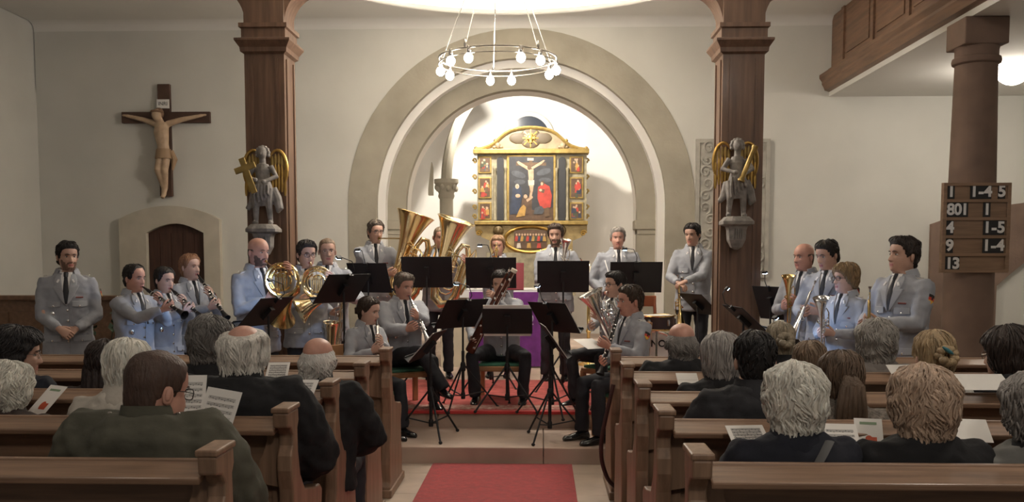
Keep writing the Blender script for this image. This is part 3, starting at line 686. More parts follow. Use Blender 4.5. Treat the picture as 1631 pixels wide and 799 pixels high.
blob([(817, 300), (824, 294), (830, 298), (832, 312), (828, 330), (829, 340), (812, 342), (814, 322), (815, 308)], 'blue'); oval(824, 297, 3.2, 4, 'white'); oval(824, 298, 2, 2.6, 'flesh'); oval(825, 312, 4, 3, 'flesh')
blob([(832, 316), (838, 311), (846, 316), (846, 336), (842, 342), (834, 340), (830, 330)], 'brown'); oval(837, 313, 3, 3.4, 'flesh'); blob([(838, 318), (848, 312), (849, 315), (840, 322)], 'flesh')
blob([(828, 332), (834, 326), (838, 330), (836, 344), (822, 346)], 'ochre'); 
blob([(857, 298), (866, 292), (875, 297), (879, 312), (877, 330), (868, 334), (860, 328), (856, 316)], 'red'); oval(864, 292, 3, 4, 'brown'); oval(863, 293, 2, 2.8, 'flesh'); blob([(858, 300), (868, 302), (866, 308), (858, 305)], 'brown'); oval(861, 303, 2.5, 2, 'flesh')
blob([(852, 331), (862, 328), (868, 334), (864, 341), (850, 341)], 'cloud'); blob([(866, 332), (874, 330), (876, 344), (868, 346)], 'wood')
q.build('painted_scene', PM, t, smooth=False, fix=False)
rr = random.Random(9)
for col_, px0, px1 in ((0, 762, 783), (1, 907, 929)):
    for rw, (py0, py1) in enumerate(((249, 276), (282, 316), (322, 350))):
        fr = abox('panel_frame', px0, py0, px1, py1, -.02, 0, gold_paint, bevel=.006)
        abox('panel_ground', px0 + 2.5, py0 + 2.5, px1 - 2.5, py1 - 2.5, -.027, -.015, pc_['brown'], fr)
        q = MB(); lay[0] = 0
        for k in range(9):
            cx_, cy_ = rr.uniform(px0 + 6, px1 - 6), rr.uniform(py0 + 9, py1 - 6); lay[0] += 1; y = -.0275 - lay[0] * .0005
            w1, h1 = rr.uniform(2, 4), rr.uniform(4, 6); key = rr.choice(['red', 'blue', 'ochre', 'green', 'red', 'cloud', 'wood'])
            ptsb = [(cx_ - w1, cy_ + h1), (cx_ - w1 * .8, cy_ - h1 * .4), (cx_, cy_ - h1 * .7), (cx_ + w1 * .8, cy_ - h1 * .4), (cx_ + w1, cy_ + h1)]
            q.add([Vector((A(a, c)[0], y, A(a, c)[1])) for a, c in ptsb], [(0, 1, 2, 3, 4)], PK.index(key))
            pth = [(cx_ + 1.5 * math.cos(i), cy_ - h1 * .85 + 1.8 * math.sin(i)) for i in np.linspace(0, 5.6, 8)]
            q.add([Vector((A(a, c)[0], y - .0003, A(a, c)[1])) for a, c in pth], [tuple(range(8))], PK.index('flesh'))
        q.build('painted_figures', PM, fr, smooth=False, fix=False)
    for py in (256, 282, 305, 330, 345):      # carved edge ornaments
        px = px0 - 6 if col_ == 0 else px1 + 6; x, z = A(px, py); sg = -1 if col_ == 0 else 1; q = MB()
        q.tube([(x + sg * .035 * (1 - i / 14) * math.cos(i * .62), .05, z + .05 * (1 - i / 14) * math.sin(i * .62)) for i in range(13)], .014, 6); q.build('carved_ear', gold_paint, t)
# last-supper panel in an oval cartouche
x, z = A(845, 381); q = MB(); q.torus((x, -.03, z), .40, .035, 40, 8, M=Matrix.Diagonal((1, .55, .5)) @ Matrix.Identity(3)); 
q = MB(); q.tube([(x + .42 * math.cos(a), -.035, z + .21 * math.sin(a)) for a in np.linspace(0, 2 * PI, 41)], .03, 8); q.build('cartouche_frame', gold, t)
abox('predella_painting', 819, 366, 871, 396, -.05, -.02, pc_['brown'])
q = MB(); lay[0] = 10; blob([(822, 383), (868, 381), (870, 388), (820, 389)], 'white')
for k in range(11):
    a = 823 + k * 4.4; blob([(a - 3, 384), (a - 2, 377), (a, 375), (a + 2, 377), (a + 3, 384)], ['red', 'blue', 'ochre', 'green'][k % 4]); oval(a, 373.5, 1.6, 1.9, 'flesh', n=8)
for k in range(3): a = 826 + k * 16; blob([(a - 3, 395), (a - 2, 387), (a + 3, 387), (a + 4, 395)], ['white', 'ochre', 'red'][k])
q.build('painted_supper', PM, t, smooth=False, fix=False)
for px in (794, 893):
    x, z = A(px, 367); q = MB(); q.ell((x, -.05, z), (.09, .05, .09), 12, 8); q.ell((x, -.09, z - .01), (.045, .04, .06), 10, 8); q.build('shield_boss', mat('dark_gilt', (.13, .09, .04), .5, .4), t)
# ------------------------------------------------------------------ altar table, candle, flowers
TD = 11.15; tz = at(800, 462, TD).z
x0, x1 = at(694, 500, TD).x, at(900, 500, TD).x
t = thing('altar_table', 'cream stone altar table with a white cloth and a purple hanging', 'altar', ((x0 + x1) / 2, TD, Z2)); hw = (x1 - x0) / 2; hz = tz - Z2
cream = mat('cream_stone', (.62, .55, .42), .8, var=.1, vscale=4)
q = MB(); q.box2((-hw + .06, .02, 0), (hw - .06, .7, hz - .07)); q.build('block', cream, t, smooth=False)
q = MB(); q.box2((-hw, -.02, hz - .07), (hw, .76, hz)); q.build('mensa', cream, t, smooth=False, bevel=.01)
q = MB(); q.box2((-hw * .98, -.035, hz), (hw * .98, .74, hz + .006)); q.box2((-hw * .98, -.035, hz - .09), (hw * .98, -.026, hz + .006)); q.build('altar_cloth', white_m, t, smooth=False)
pur = mat('purple_cloth', (.17, .03, .22), .8, var=.2, vscale=12)
px0, px1 = at(748, 520, TD).x - (x0 + x1) / 2, at(862, 520, TD).x - (x0 + x1) / 2
q = MB(); q.box2((px0, -.05, .02), (px1, -.037, hz - .02)); pu = q.build('purple_antependium', pur, t, smooth=False)
om = mat('silver_thread', (.5, .42, .55), .5)
text('omega', '\u03a9', .2, om, pu, Matrix.Translation((px1 - .16, -.052, hz * .62)) @ FRONT); text('alpha', '\u0391', .2, om, pu, Matrix.Translation((px0 + .16, -.052, hz * .62)) @ FRONT)
ck = at(938, 424, TD + .3); k_ = thing('candle_stand', 'tall brass floor candlestick with a thick ivory candle by the altar', 'candle', (ck.x, TD + .3, Z2)); h = ck.z - Z2
q = MB(); q.lathe([(.14, 0), (.14, .02), (.04, .05), (.022, .1), (.022, .4), (.035, .43), (.022, .46), (.022, h - .42), (.08, h - .4), (.08, h - .38)], 18); q.build('candlestick', brass, k_)
q = MB(); q.lathe([(.045, h - .38), (.045, h - .02), (.035, h), (.012, h - .008)], 16); q.build('wax', mat('ivory_wax', (.85, .79, .66), .5), k_)
q = MB(); q.lathe([(.004, h), (.011, h + .012), (.008, h + .03), (.001, h + .055)], 10); q.build('flame', mat('flame', (1, .72, .32), .5, emit=14), k_)
fv = at(738, 480, TD + .12); k_ = thing('flower_vase', 'vase of yellow roses with green leaves on the altar table', 'flowers', (fv.x, TD + .12, tz + .006))
q = MB(); q.lathe([(.04, 0), (.055, .05), (.05, .1), (.035, .13), (.04, .14)], 14); q.build('vase', mat('vase_glass', (.35, .40, .36), .1), k_)
yel = mat('yellow_petal', (.85, .60, .03), .6); lf = mat('leaf_fresh', (.10, .20, .05), .6)
rr = random.Random(2)
for k in range(5):
    a = k * 1.3; p = Vector((.055 * math.cos(a), .05 * math.sin(a), .24 + .03 * (k % 3)))
    q = MB(); q.tube([(0, 0, .1), p], .004, 5); st_ = q.build('stem', lf, k_)
    q = MB(); q.ell(p, (.04, .04, .036), 10, 8)
    for j in range(6): q.ell(p + Vector((.025 * math.cos(j), .025 * math.sin(j), .008)), (.022, .022, .026), 8, 6)
    q.build('rose', yel, st_)
for k in range(14):
    a = rr.uniform(0, 6.28); p = Vector((.10 * math.cos(a), .09 * math.sin(a), .16 + rr.uniform(-.02, .08))); dd = Vector((math.cos(a), math.sin(a), .3)).normalized(); sd = dd.cross(Vector((0, 0, 1))).normalized()
    q = MB(); q.add([p - dd * .05, p + sd * .025, p + dd * .05, p - sd * .025], [(0, 1, 2, 3)]); q.build('leaf', lf, k_)
for i, (px, rz) in enumerate(((772, .2), (836, -.15))):
    c = at(px, 470, TD + .2); q = MB(); q.box2((-.12, -.15, 0), (.0, .15, .012)); q.box2((.0, -.15, 0), (.12, .15, .012)); o = q.build('open_book', paper, smooth=False); o.location = (c.x, TD + .25, tz + .007); o.rotation_euler = (0, 0, rz)
    tag(o, ['open white book lying on the altar beside the roses', 'open white book lying on the altar behind the bassoon player'][i], 'book')
# ------------------------------------------------------------------ people
def interp(tab, z):
    zs = [r[0] for r in tab]
    if z <= zs[0]: return tab[0][1:]
    if z >= zs[-1]: return tab[-1][1:]
    for i in range(len(zs) - 1):
        if zs[i] <= z <= zs[i + 1]:
            t = (z - zs[i]) / (zs[i + 1] - zs[i]); t = t * t * (3 - 2 * t) * .5 + t * .5
            return tuple(a + (c - a) * t for a, c in zip(tab[i][1:], tab[i + 1][1:]))
def sstep(a, c, x):
    t = max(0, min(1, (x - a) / (c - a))); return t * t * (3 - 2 * t)
# head table: z, half width, front, back  (centre between the ears)
HEADT = [(-.20, .062, .045, .072), (-.165, .058, .038, .070), (-.135, .057, .040, .070), (-.122, .052, .060, .071), (-.113, .046, .080, .073), (-.098, .050, .0885, .076), (-.08, .057, .090, .079), (-.06, .063, .0915, .084),
         (-.04, .067, .0925, .091), (-.015, .070, .0915, .097), (.01, .073, .0915, .101), (.03, .0755, .0950, .103), (.055, .0755, .0925, .102), (.08, .069, .080, .094), (.10, .055, .062, .077), (.113, .036, .042, .052), (.120, .014, .016, .02)]
AZ = [0, 4, 8, 12, 17, 23, 30, 38, 48, 60, 75, 90, 105, 120, 135, 150, 165]
AZL = AZ + [180] + [360 - a for a in AZ[:0:-1]]
ZL = [-.20, -.165, -.135, -.122, -.113, -.105, -.097, -.088, -.08, -.073, -.067, -.061, -.055, -.048, -.042, -.036, -.03, -.023, -.016, -.009, -.002, .005, .012, .02, .03, .042, .055, .07, .085, .098, .108, .116, .120]
def gauss(x, s): return math.exp(-(x / s) ** 2)
def head_pt(adeg, z, full=0.):
    w, f, bk = interp(HEADT, z); a = math.radians(adeg); c, s = math.cos(a), math.sin(a)
    e = .86 if -.12 < z < -.02 else .95
    x = w * math.copysign(abs(s) ** e, s); y = -f * c if c > 0 else -bk * c
    if c > 0 and z > -.125:
        # eye sockets, brow, nose, lips, cheeks
        ax = abs(x)
        y += .010 * gauss(ax - .031, .016) * gauss(z - .002, .013)
        y -= .004 * gauss(ax - .028, .02) * gauss(z - .024, .008)
        nz = sstep(.018, -.036, z) * sstep(-.053, -.042, z)
        y -= .024 * nz * gauss(x, .0095 + .004 * nz) + .006 * gauss(ax - .012, .006) * gauss(z + .04, .007)
        y -= .0045 * gauss(x, .022) * (gauss(z + .064, .006) + gauss(z + .077, .006)) - .002 * gauss(x, .02) * gauss(z + .0705, .003)
        y -= .005 * gauss(x, .018) * gauss(z + .103, .012)
        y -= .004 * gauss(ax - .042, .018) * gauss(z + .025, .02)
        y -= full * .006 * gauss(ax - .04, .025) * gauss(z + .06, .03); x *= 1 + full * .08 * gauss(z + .07, .04)
    return Vector((x, y, z))
def head_mesh(q, M, full=0.):
    rings = [[M @ head_pt(a, z, full) for a in AZL] for z in ZL]
    n = len(AZL); base = len(q.v); q.loft(rings, True)
    nf = (len(ZL) - 1) * n; start = len(q.f) - nf - 2
    for i in range(len(ZL) - 1):
        zc = (ZL[i] + ZL[i + 1]) / 2
        if -.08 < zc < -.06:
            for j in range(n):
                aa = AZL[j]
                if min(aa, 360 - aa) <= 17 and min(AZL[(j + 1) % n], 360 - AZL[(j + 1) % n]) <= 17: q.mi[start + i * n + j] = 1
    for sx in (-1, 1):      # ears
        pts = [(sx * .071, .016 + .012 * math.cos(t) * 1.2, -.012 + .032 * math.sin(t)) for t in np.linspace(0, 2 * PI, 9)]
        R = Matrix.Rotation(sx * .35, 3, 'Z')
        q.ell(M @ Vector((sx * .078, .016, -.012)), (.009, .019, .033), 8, 6, M=M.to_3x3() @ R)
        q.ell(M @ Vector((sx * .081, .018, -.01)), (.010, .012, .024), 8, 6, M=M.to_3x3() @ R)
ZMIN = [(0, .076), (35, .074), (50, .062), (64, .03), (74, -.012), (86, -.018), (94, .016), (106, -.005), (116, -.05), (135, -.082), (180, -.088)]
def zmin_at(a, tab):
    a = min(a % 360, 360 - a % 360)
    for (a0, z0), (a1, z1) in zip(tab[:-1], tab[1:]):
        if a0 <= a <= a1: return z0 + (z1 - z0) * (a - a0) / (a1 - a0)
    return tab[-1][1]
def hair_shell(q, M, t=.012, tab=ZMIN, top=None, puff=0., seed=0, rough=.003, back=0., lift=0., locks=120, llen=.06, lrad=.0055, lwave=.006, na=36):
    rr = random.Random(seed * 31 + 5)
    def surf(a, z):
        ca = math.cos(math.radians(a)); p = head_pt(a, z)
        if ca > 0:
            w, f, bk = interp(HEADT, z); p = Vector((p.x, -f * ca, z))
        zm = zmin_at(a, tab); k = sstep(zm - .012, zm + .006, z)
        if top is not None: k *= 1 - sstep(top[0], top[1], z + (top[2] if len(top) > 2 else 0) * ca)
        aa = min(a % 360, 360 - a % 360)
        off = t + puff * (.6 + .4 * sstep(40, 110, aa)) * (1 - .35 * sstep(.07, .118, z)) + back * sstep(110, 170, aa) * gauss(z - .02, .08)
        nrm = Vector((p.x / .075 ** 2, p.y / .1 ** 2, max(z, -.02) / .11 ** 2)); nrm = nrm.normalized() if nrm.length > 1e-6 else Vector((0, 0, 1))
        if z > .118: nrm = Vector((0, 0, 1))
        nn = mnoise.noise(Vector((p.x * 28 + seed * 7, p.y * 28, z * 28))) * rough * 2 + mnoise.noise(Vector((p.x * 70, p.y * 70 + seed, z * 50))) * rough
        lf = lift * sstep(.03, .085, z) * (1 - .9 * sstep(.1, .118, z)) * sstep(80, 20, aa)
        return p, nrm, (off + nn + lf) * k - .010 * (1 - k), k
    azs = [360. * i / na for i in range(na)]; zs = list(np.linspace(-.12, .119, int(na * .72))) + [.121]
    q.loft([[M @ (p + n_ * o_) for p, n_, o_, k_ in (surf(a, z) for a in azs)] for z in zs], True)
    done = 0; tries = 0
    while done < locks and tries < locks * 6:
        tries += 1
        a, z = rr.uniform(0, 360), .121 - .22 * rr.random() ** 1.3
        if surf(a, z)[3] < .8: continue
        done += 1; pts = []; dr = 1.6 * mnoise.noise(Vector((math.cos(math.radians(a)) * 1.7, math.sin(math.radians(a)) * 1.7 + seed, z * 16))) + rr.uniform(-.25, .25); ph = 4 * mnoise.noise(Vector((a / 40., z * 20, seed))); L = llen * rr.uniform(.6, 1.3); bulge = rr.uniform(.0, .0035)
        for i in range(6):
            f = i / 5; zz = z - L * f * (.25 + .75 * sstep(.125, .07, z - L * f)); a2 = a + dr * 18 * f + math.degrees(lwave * math.sin(ph + f * 5) / .09)
            if zz < -.119: break
            p, n_, o_, k_ = surf(a2, min(zz, .1185))
            if k_ < .75: break
            pts.append(M @ (p + n_ * (max(o_, .0) + bulge + .003 * math.sin(PI * f) - .002 * f)))
        if len(pts) > 2: q.tube(pts, [lrad * (1 - .75 * (i / (len(pts) - 1)) ** 1.5) * (.55 if i == 0 else 1) for i in range(len(pts))], 5, m=done % 3)
def hand(q, Wp, hd, n, left, curl=.7, spread=.0):
    hd = hd.normalized(); n = (n - hd * n.dot(hd)).normalized(); s = hd.cross(n) if left else n.cross(hd)     # s: thumb side
    s = -s
    def P(a, c, e): return Wp + hd * a + s * c + n * e
    q.loft([[P(a, w * math.cos(t), th * math.sin(t)) for t in np.linspace(0, 2 * PI, 11)[:-1]] for a, w, th in ((-.03, .026, .022), (.0, .027, .020), (.03, .037, .018), (.06, .042, .016), (.088, .041, .013), (.094, .036, .008))], True)
    for i, (c, L) in enumerate(((.030, .070), (.010, .078), (-.011, .072), (-.031, .056))):
        ang = 0; p = P(.084, c, 0); pts = [P(.07, c * .95, 0), p]; L3 = (L * .45, L * .32, L * .25)
        for k in range(3):
            ang += curl * (.75 if k == 0 else .9) + .05 * i; dirv = hd * math.cos(ang) + n * math.sin(ang); p = p + dirv * L3[k]; pts.append(p)
        q.tube(pts, [.0095, .0095, .0088, .008, .0062], 7)
    a0 = P(.02, .03, .004); a1 = P(.05, .052, .014); a2 = P(.075, .05, .030 + .01 * curl); a3 = P(.096, .042, .038 + .014 * curl)
    q.tube([P(.005, .015, 0), a0, a1, a2, a3], [.014, .0145, .0115, .0098, .0075], 7)
def ik(S, T, l1, l2, hint):
    v = T - S; d = min(v.length, (l1 + l2) * .995); u = v.normalized()
    T = S + u * d
    a = (l1 * l1 - l2 * l2 + d * d) / (2 * d); h = math.sqrt(max(0, l1 * l1 - a * a))
    k = hint - u * hint.dot(u); k = k.normalized() if k.length > 1e-6 else u.orthogonal().normalized()
    return S + u * a + k * h, T
TRUNK = [(.78, .212, .135, .130), (.90, .205, .132, .125), (1.02, .190, .122, .112), (1.15, .198, .130, .116), (1.27, .212, .134, .122), (1.35, .216, .126, .122), (1.41, .211, .112, .114), (1.445, .190, .098, .106), (1.475, .145, .080, .094), (1.497, .100, .066, .082), (1.515, .078, .058, .074)]
def trunk_y(x, z, g=0., tab=TRUNK):
    w, f, bk = interp(tab, z); w += g; f += g
    return -f * math.sqrt(max(.02, 1 - min(1, abs(x) / w) ** 2.3))
def trunk_rings(M, g, zmin, fem=0., n=24, tab=TRUNK):
    rings = []
    zz = [z for z in np.linspace(zmin, 1.515, 17)]
    for z in zz:
        w, f, bk = interp(tab, z); w += g; f += g; bk += g
        if fem:
            w *= 1 - .09 * fem * gauss(z - 1.04, .12); w *= 1 - .05 * fem; f += .025 * fem * gauss(z - 1.27, .07)
        r = []
        for k in range(n):
            a = 2 * PI * k / n; c, s = math.cos(a), math.sin(a)
            x = w * math.copysign(abs(s) ** .88, s); y = -f * math.copysign(abs(c) ** .9, c) if c > 0 else -bk * c
            r.append(M @ Vector((x, y, z)))
        rings.append(r)
    return rings
HAIRM = {}
def hair_mat(col):
    key = 'hair_%02x%02x%02x' % tuple(int(255 * c) for c in col)
    return mat(key, col, .55, var=.3, vscale=22, bump=.9, bscale=60, stretch=(1.6, 1.6, .35))
BR = (.045, .026, .016); DK = (.016, .011, .009); BL = (.30, .19, .10); GR = (.30, .28, .26); WH = (.62, .57, .49); RD = (.36, .22, .13)
def person(label, top, d, zf=0., yaw=0., pose='stand', group=None, lean=0., twist=0., head=(0, 0, 0), hs=1.0, hair=('short', BR), fem=0., outfit='uniform', coat=None,
           arms=None, legs=None, skinm=None, glasses=None, beard=None, ps=.50, curl=.8, full=0., build=0., extra=None, kfix=None, side=0., collar=0., neck=.120):
    skinm = skinm or skin
    lean, twist, yaw, side = (math.radians(v) for v in (lean, twist, yaw, side)); hy, hp, hr = (math.radians(v) for v in head)
    hipz = .92; pz = hipz if pose == 'stand' else ps
    Mt = Matrix.Translation((0, 0, pz)) @ Matrix.Rotation(twist, 4, 'Z') @ Matrix.Rotation(side, 4, 'Y') @ Matrix.Rotation(lean, 4, 'X') @ Matrix.Translation((0, 0, -hipz))
    # lean > 0 tips the chest towards -Y
    Mh0 = Mt @ Matrix.Translation((0, .012, 1.53)) @ Matrix.Rotation(-lean * .8, 4, 'X') @ Euler((hp, hr, hy), 'XYZ').to_matrix().to_4x4()
    Mh = Mh0 @ Matrix.Translation((0, -.025, neck)) @ Matrix.Scale(hs, 4)
    topl = Mh @ Vector((0, 0, .13))
    T = at(top[0], top[1], d)
    k = kfix or (T.z - zf) / topl.z
    R = Matrix.Rotation(yaw, 4, 'Z')
    hc = R @ (Mh @ Vector((0, 0, 0)) * k)
    loc = Vector((T.x - hc.x, d - hc.y, zf))
    root = thing('person', label, 'person', loc, yaw, group)
    K = Matrix.Scale(k, 4)
    MW = Matrix.Translation(loc) @ R @ K
    iM = MW.inverted()
    # arms
    A_ = []
    mouth = Mh @ Vector((0, -.098, -.07))
    if callable(arms): arms = arms(Mt, Mh, mouth, iM)
    arms = arms or {}
    g = .0 if outfit == 'uniform' else .018
    g += build
    for sx, key in ((1, 'L'), (-1, 'R')):
        S = Mt @ Vector((sx * (.178 - .012 * fem + build), .005, 1.412))
        sp = arms.get(key)
        if sp is None:
            if pose == 'stand': sp = ((sx * .25, -.05, .80), (sx * .05, -.15, -1), (-sx, 0, 0), (sx * .5, 1, 0))
            else: sp = ((sx * .10, -.34, pz + .13), (-sx * .35, -1, -.1), (0, 0, -1), (sx * 1, .2, -.6))
        G, hd, nn, hint = (Vector(v) for v in (list(sp) + [(sx * .7, .3, -.8)])[:4])
        hd = hd.normalized(); Wt = G - hd * .085
        E, Wt = ik(S, Wt, .285, .255, hint)
        A_.append((sx, S, E, Wt, hd, nn))
    # legs
    L_ = []
    for sx in (1, -1):
        Hj = Vector((sx * .09, .0, pz + (.0 if pose == 'stand' else .0)))
        if legs and ('L' if sx > 0 else 'R') in legs: kn, an = (Vector(v) for v in legs['L' if sx > 0 else 'R'])
        elif pose == 'stand': kn, an = Vector((sx * .10, -.02, .49)), Vector((sx * .11, .02, .085))
        else: kn, an = Vector((sx * .14, -.44, .515)), Vector((sx * .15, -.40, .085))
        L_.append((sx, Hj, kn, an))
    # body: one mesh of skin - head, neck, trunk, limbs, hands
    q = MB(); head_mesh(q, Mh, full)
    q.loft(trunk_rings(Mt, -.03, .9, fem, 14), True)
    for sx, S, E, Wt, hd, nn in A_:
        q.tube([S, (S + E) / 2, E, (E * .4 + Wt * .6), Wt], [.05, .045, .038, .036, .026], 8); hand(q, Wt, hd, nn, sx > 0, curl)
    for sx, Hj, kn, an in L_:
        q.tube([Hj, (Hj + kn) / 2, kn, kn * .6 + an * .4, an], [.075, .065, .05, .05, .035], 8)
    q.xf(K); q.build('body', [skinm, lip_m], root, sub=1)
    # eyes, brows
    hcol = hair_mat(hair[1])
    for sx in (-1, 1):
        q = MB(); c = Mh @ Vector((sx * .031, -.0755, .001)); R3 = Mh.to_3x3()
        q.ell(c, (.0125, .008, .0065), 10, 6, M=R3, m=0)
        q.ell(Mh @ Vector((sx * .031, -.0815, .0005)), (.0052, .0035, .0055), 8, 6, M=R3, m=1)
        q.ell(Mh @ Vector((sx * .031, -.0785, .0068)), (.0145, .007, .0030), 8, 6, M=R3, m=2)
        q.xf(K); q.build('eye', [eye_w, eye_d, lash_m], root)
        q = MB(); q.tube([Mh @ Vector((sx * x, y, z)) for x, y, z in ((.012, -.097, .019), (.026, -.096, .024), (.04, -.087, .022), (.047, -.079, .018))], [.002, .0036, .003, .001], 6)
        q.xf(K); q.build('eyebrow', hcol, root)
    # hair
    style = hair[0]; sd = (hash(label) % 97) if False else len(label) % 13
    if style != 'none':
        q = MB()
        if style == 'short': hair_shell(q, Mh, .011, seed=sd, lift=.008, locks=170, llen=.045, lrad=.005)
        elif style == 'quiff': hair_shell(q, Mh, .011, seed=sd, lift=.013, rough=.004, locks=170, llen=.045, lrad=.005)
        elif style == 'crop': hair_shell(q, Mh, .004, seed=sd, rough=.0012, locks=0)
        elif style == 'recede': hair_shell(q, Mh, .010, tab=[(0, .10), (30, .10), (45, .088), (60, .05), (72, -.005), (86, -.018), (94, .016), (106, -.005), (116, -.05), (135, -.082), (180, -.088)], seed=sd, locks=140, llen=.04, lrad=.0045)
        elif style == 'bald': hair_shell(q, Mh, .0035, tab=[(0, .2), (60, .2), (75, .03), (82, -.015), (92, .016), (106, -.005), (118, -.05), (135, -.082), (180, -.088)], top=(.0, .06), seed=sd, rough=.001, locks=0)
        elif style == 'fringe': hair_shell(q, Mh, .016, tab=[(0, .2), (55, .2), (70, .03), (82, -.03), (94, -.03), (106, -.04), (120, -.09), (150, -.11), (180, -.115)], top=(-.01, .085, -.015), seed=sd, rough=.004, puff=.010, locks=190, llen=.05, lrad=.005, lwave=.01)
        elif style == 'fringewild': hair_shell(q, Mh, .020, tab=[(0, .2), (50, .2), (66, .03), (82, -.06), (94, -.07), (106, -.08), (120, -.11), (150, -.12), (180, -.12)], top=(.06, .115, -.03), seed=sd, rough=.006, puff=.012, locks=380, llen=.085, lrad=.005, lwave=.008, na=48)
        elif style == 'puffy': hair_shell(q, Mh, .02, tab=[(0, .06), (40, .05), (60, .01), (80, -.05), (100, -.085), (120, -.11), (180, -.118)], puff=.020, seed=sd, rough=.006, back=.012, lift=.0, locks=480, llen=.055, lrad=.0055, lwave=.007, na=48)
        elif style == 'bob': hair_shell(q, Mh, .016, tab=[(0, .045), (30, .04), (50, .02), (64, -.04), (80, -.09), (100, -.11), (140, -.118), (180, -.12)], puff=.012, seed=sd, rough=.003, locks=260, llen=.11, lrad=.006, lwave=.004, na=44)
        elif style == 'pixie': hair_shell(q, Mh, .014, tab=[(0, .06), (30, .052), (48, .03), (62, -.005), (78, -.035), (95, -.05), (120, -.08), (180, -.1)], puff=.010, seed=sd, rough=.004, back=.008, locks=240, llen=.06, lrad=.005, lwave=.004)
        elif style in ('tied', 'long', 'pony', 'bun'):
            hair_shell(q, Mh, .011, tab=[(0, .085), (35, .08), (50, .066), (64, .03), (76, .0), (90, -.01), (100, -.02), (116, -.06), (140, -.095), (180, -.10)], seed=sd, back=.012, rough=.003, locks=200, llen=.08, lrad=.005, lwave=.004)
        if style == 'long':
            for r in range(11):
                a = math.radians(70 + 22 * r); x, y = .085 * math.sin(a), -.095 * math.cos(a)
                q.tube([Mh @ Vector((x * .8, y * .8, .06)), Mh @ Vector((x, y, -.03)), Mh @ Vector((x * 1.02, y * .95 + .01, -.13)), Mh @ Vector((x * .95, y * .8 + .035, -.26))], [.02, .03, .03, .012], 7)
        if style == 'pony':
            for r in range(6):
                x = .014 * (r - 2.5); q.tube([Mh @ Vector((x * .4, .115, .02)), Mh @ Vector((x, .145, -.02)), Mh @ Vector((x * 1.4, .135, -.12)), Mh @ Vector((x * 1.6, .12, -.24))], [.016, .02, .018, .008], 7)
        if style in ('bun',):
            for r in range(9):
                a = r * .7; q.ell(Mh @ Vector((.03 * math.cos(a), .125 + .004 * r, .015 + .03 * math.sin(a))), (.028, .028, .024), 8, 6)
        if style == 'tied':
            q.tube([Mh @ Vector((0, .10, -.01)), Mh @ Vector((0, .135, -.02)), Mh @ Vector((0, .135, -.06))], [.03, .034, .02], 8)
        q.xf(K); q.build('hair', [hcol, hair_mat(tuple(c * .84 for c in hair[1])), hair_mat(tuple(min(.8, c * 1.12) for c in hair[1]))], root, sub=0, angle=80)
    if beard:
        q = MB()
        rings = []
        for z in np.linspace(-.118, -.01 if beard[0] == 'full' else -.06, 10):
            r = []
            for a in range(-88, 89, 8):
                p = head_pt(a % 360, z); aa = abs(a); k_ = (sstep(-.03, -.055, z) if aa < 55 else sstep(-.005, -.045, z)) * sstep(90, 70, aa) * (.8 + .5 * mnoise.noise(Vector((a * .3, z * 200, 1))))
                if aa < 18 and -.082 < z < -.058: k_ *= .15
                if aa < 10 and z > -.058: k_ *= .6
                n3 = Vector((p.x, p.y, 0)).normalized(); r.append(Mh @ (p + n3 * (.0032 * k_ - .004 * (1 - k_))))
            rings.append(r)
        q.loft(rings, False, closed=False); q.xf(K); q.build('beard', hair_mat(beard[1]), root, fix=False)
    if glasses:
        q = MB()
        for sx in (-1, 1):
            rx, rz = (.025, .017); c = Vector((sx * .032, -.100, .0))
            q.tube([Mh @ (c + Vector((rx * math.copysign(abs(math.cos(t)) ** .7, math.cos(t)), .006 * abs(math.cos(t)) * (1 if math.cos(t) * sx > 0 else 0), rz * math.copysign(abs(math.sin(t)) ** .7, math.sin(t))))) for t in np.linspace(0, 2 * PI, 17)], .0022 if glasses == 'dark' else .0014, 6)
            q.tube([Mh @ Vector((sx * .057, -.096, .004)), Mh @ Vector((sx * .077, -.05, .006)), Mh @ Vector((sx * .081, .02, .004))], .0018, 5)
        q.tube([Mh @ Vector((-.008, -.104, .003)), Mh @ Vector((.008, -.104, .003))], .002, 5)
        q.xf(K); q.build('glasses', glass_m if glasses == 'dark' else metal_frame, root)
    # trousers
    q = MB()
    q.ell((0, .01, pz + .0), (.165, .125, .13), 14, 10)
    for sx, Hj, kn, an in L_:
        up = (kn - Hj); lo = an - kn
        q.tube([Hj - up * .06, Hj + up * .3, Hj + up * .75, kn, kn + lo * .25, kn + lo * .7, an + lo.normalized() * .01], [.10, .092, .075, .068, .066, .064, .066], 10)
    q.xf(K); q.build('trousers', (extra or {}).get('trousers', trs), root, remesh=.016, sm=3, wrinkle=.018)
    for sx, Hj, kn, an in L_:
        f = Vector((0, -1, 0)); sdv = Vector((1, 0, 0)); dn = Vector((0, 0, -1))
        lo = (an - kn).normalized()
        if lo.z > -.8: f = (Vector((0, -1, 0)) - lo * (-lo.y)).normalized(); dn = lo; sdv = f.cross(dn)
        base = an + dn * .083
        q = MB(); q.loft([[base + f * (fy) + sdv * (w * math.cos(t)) - dn * (max(.0, hgt * (.5 + .5 * math.sin(t)))) for t in np.linspace(-PI / 2, 1.5 * PI, 13)[:-1]] for fy, w, hgt in ((-.075, .024, .05), (-.06, .034, .085), (.0, .038, .09), (.06, .043, .065), (.12, .045, .05), (.165, .036, .042), (.185, .018, .03))], True)
        q.xf(K); q.build('shoe', shoe_m, root)
    # jacket / coat
    jm = uni if outfit == 'uniform' else coat
    q = MB(); hem = (.79 if pose == 'stand' else .90) if outfit == 'uniform' else (.72 if pose == 'stand' else .88)
    q.loft(trunk_rings(Mt, g, hem, fem), True)
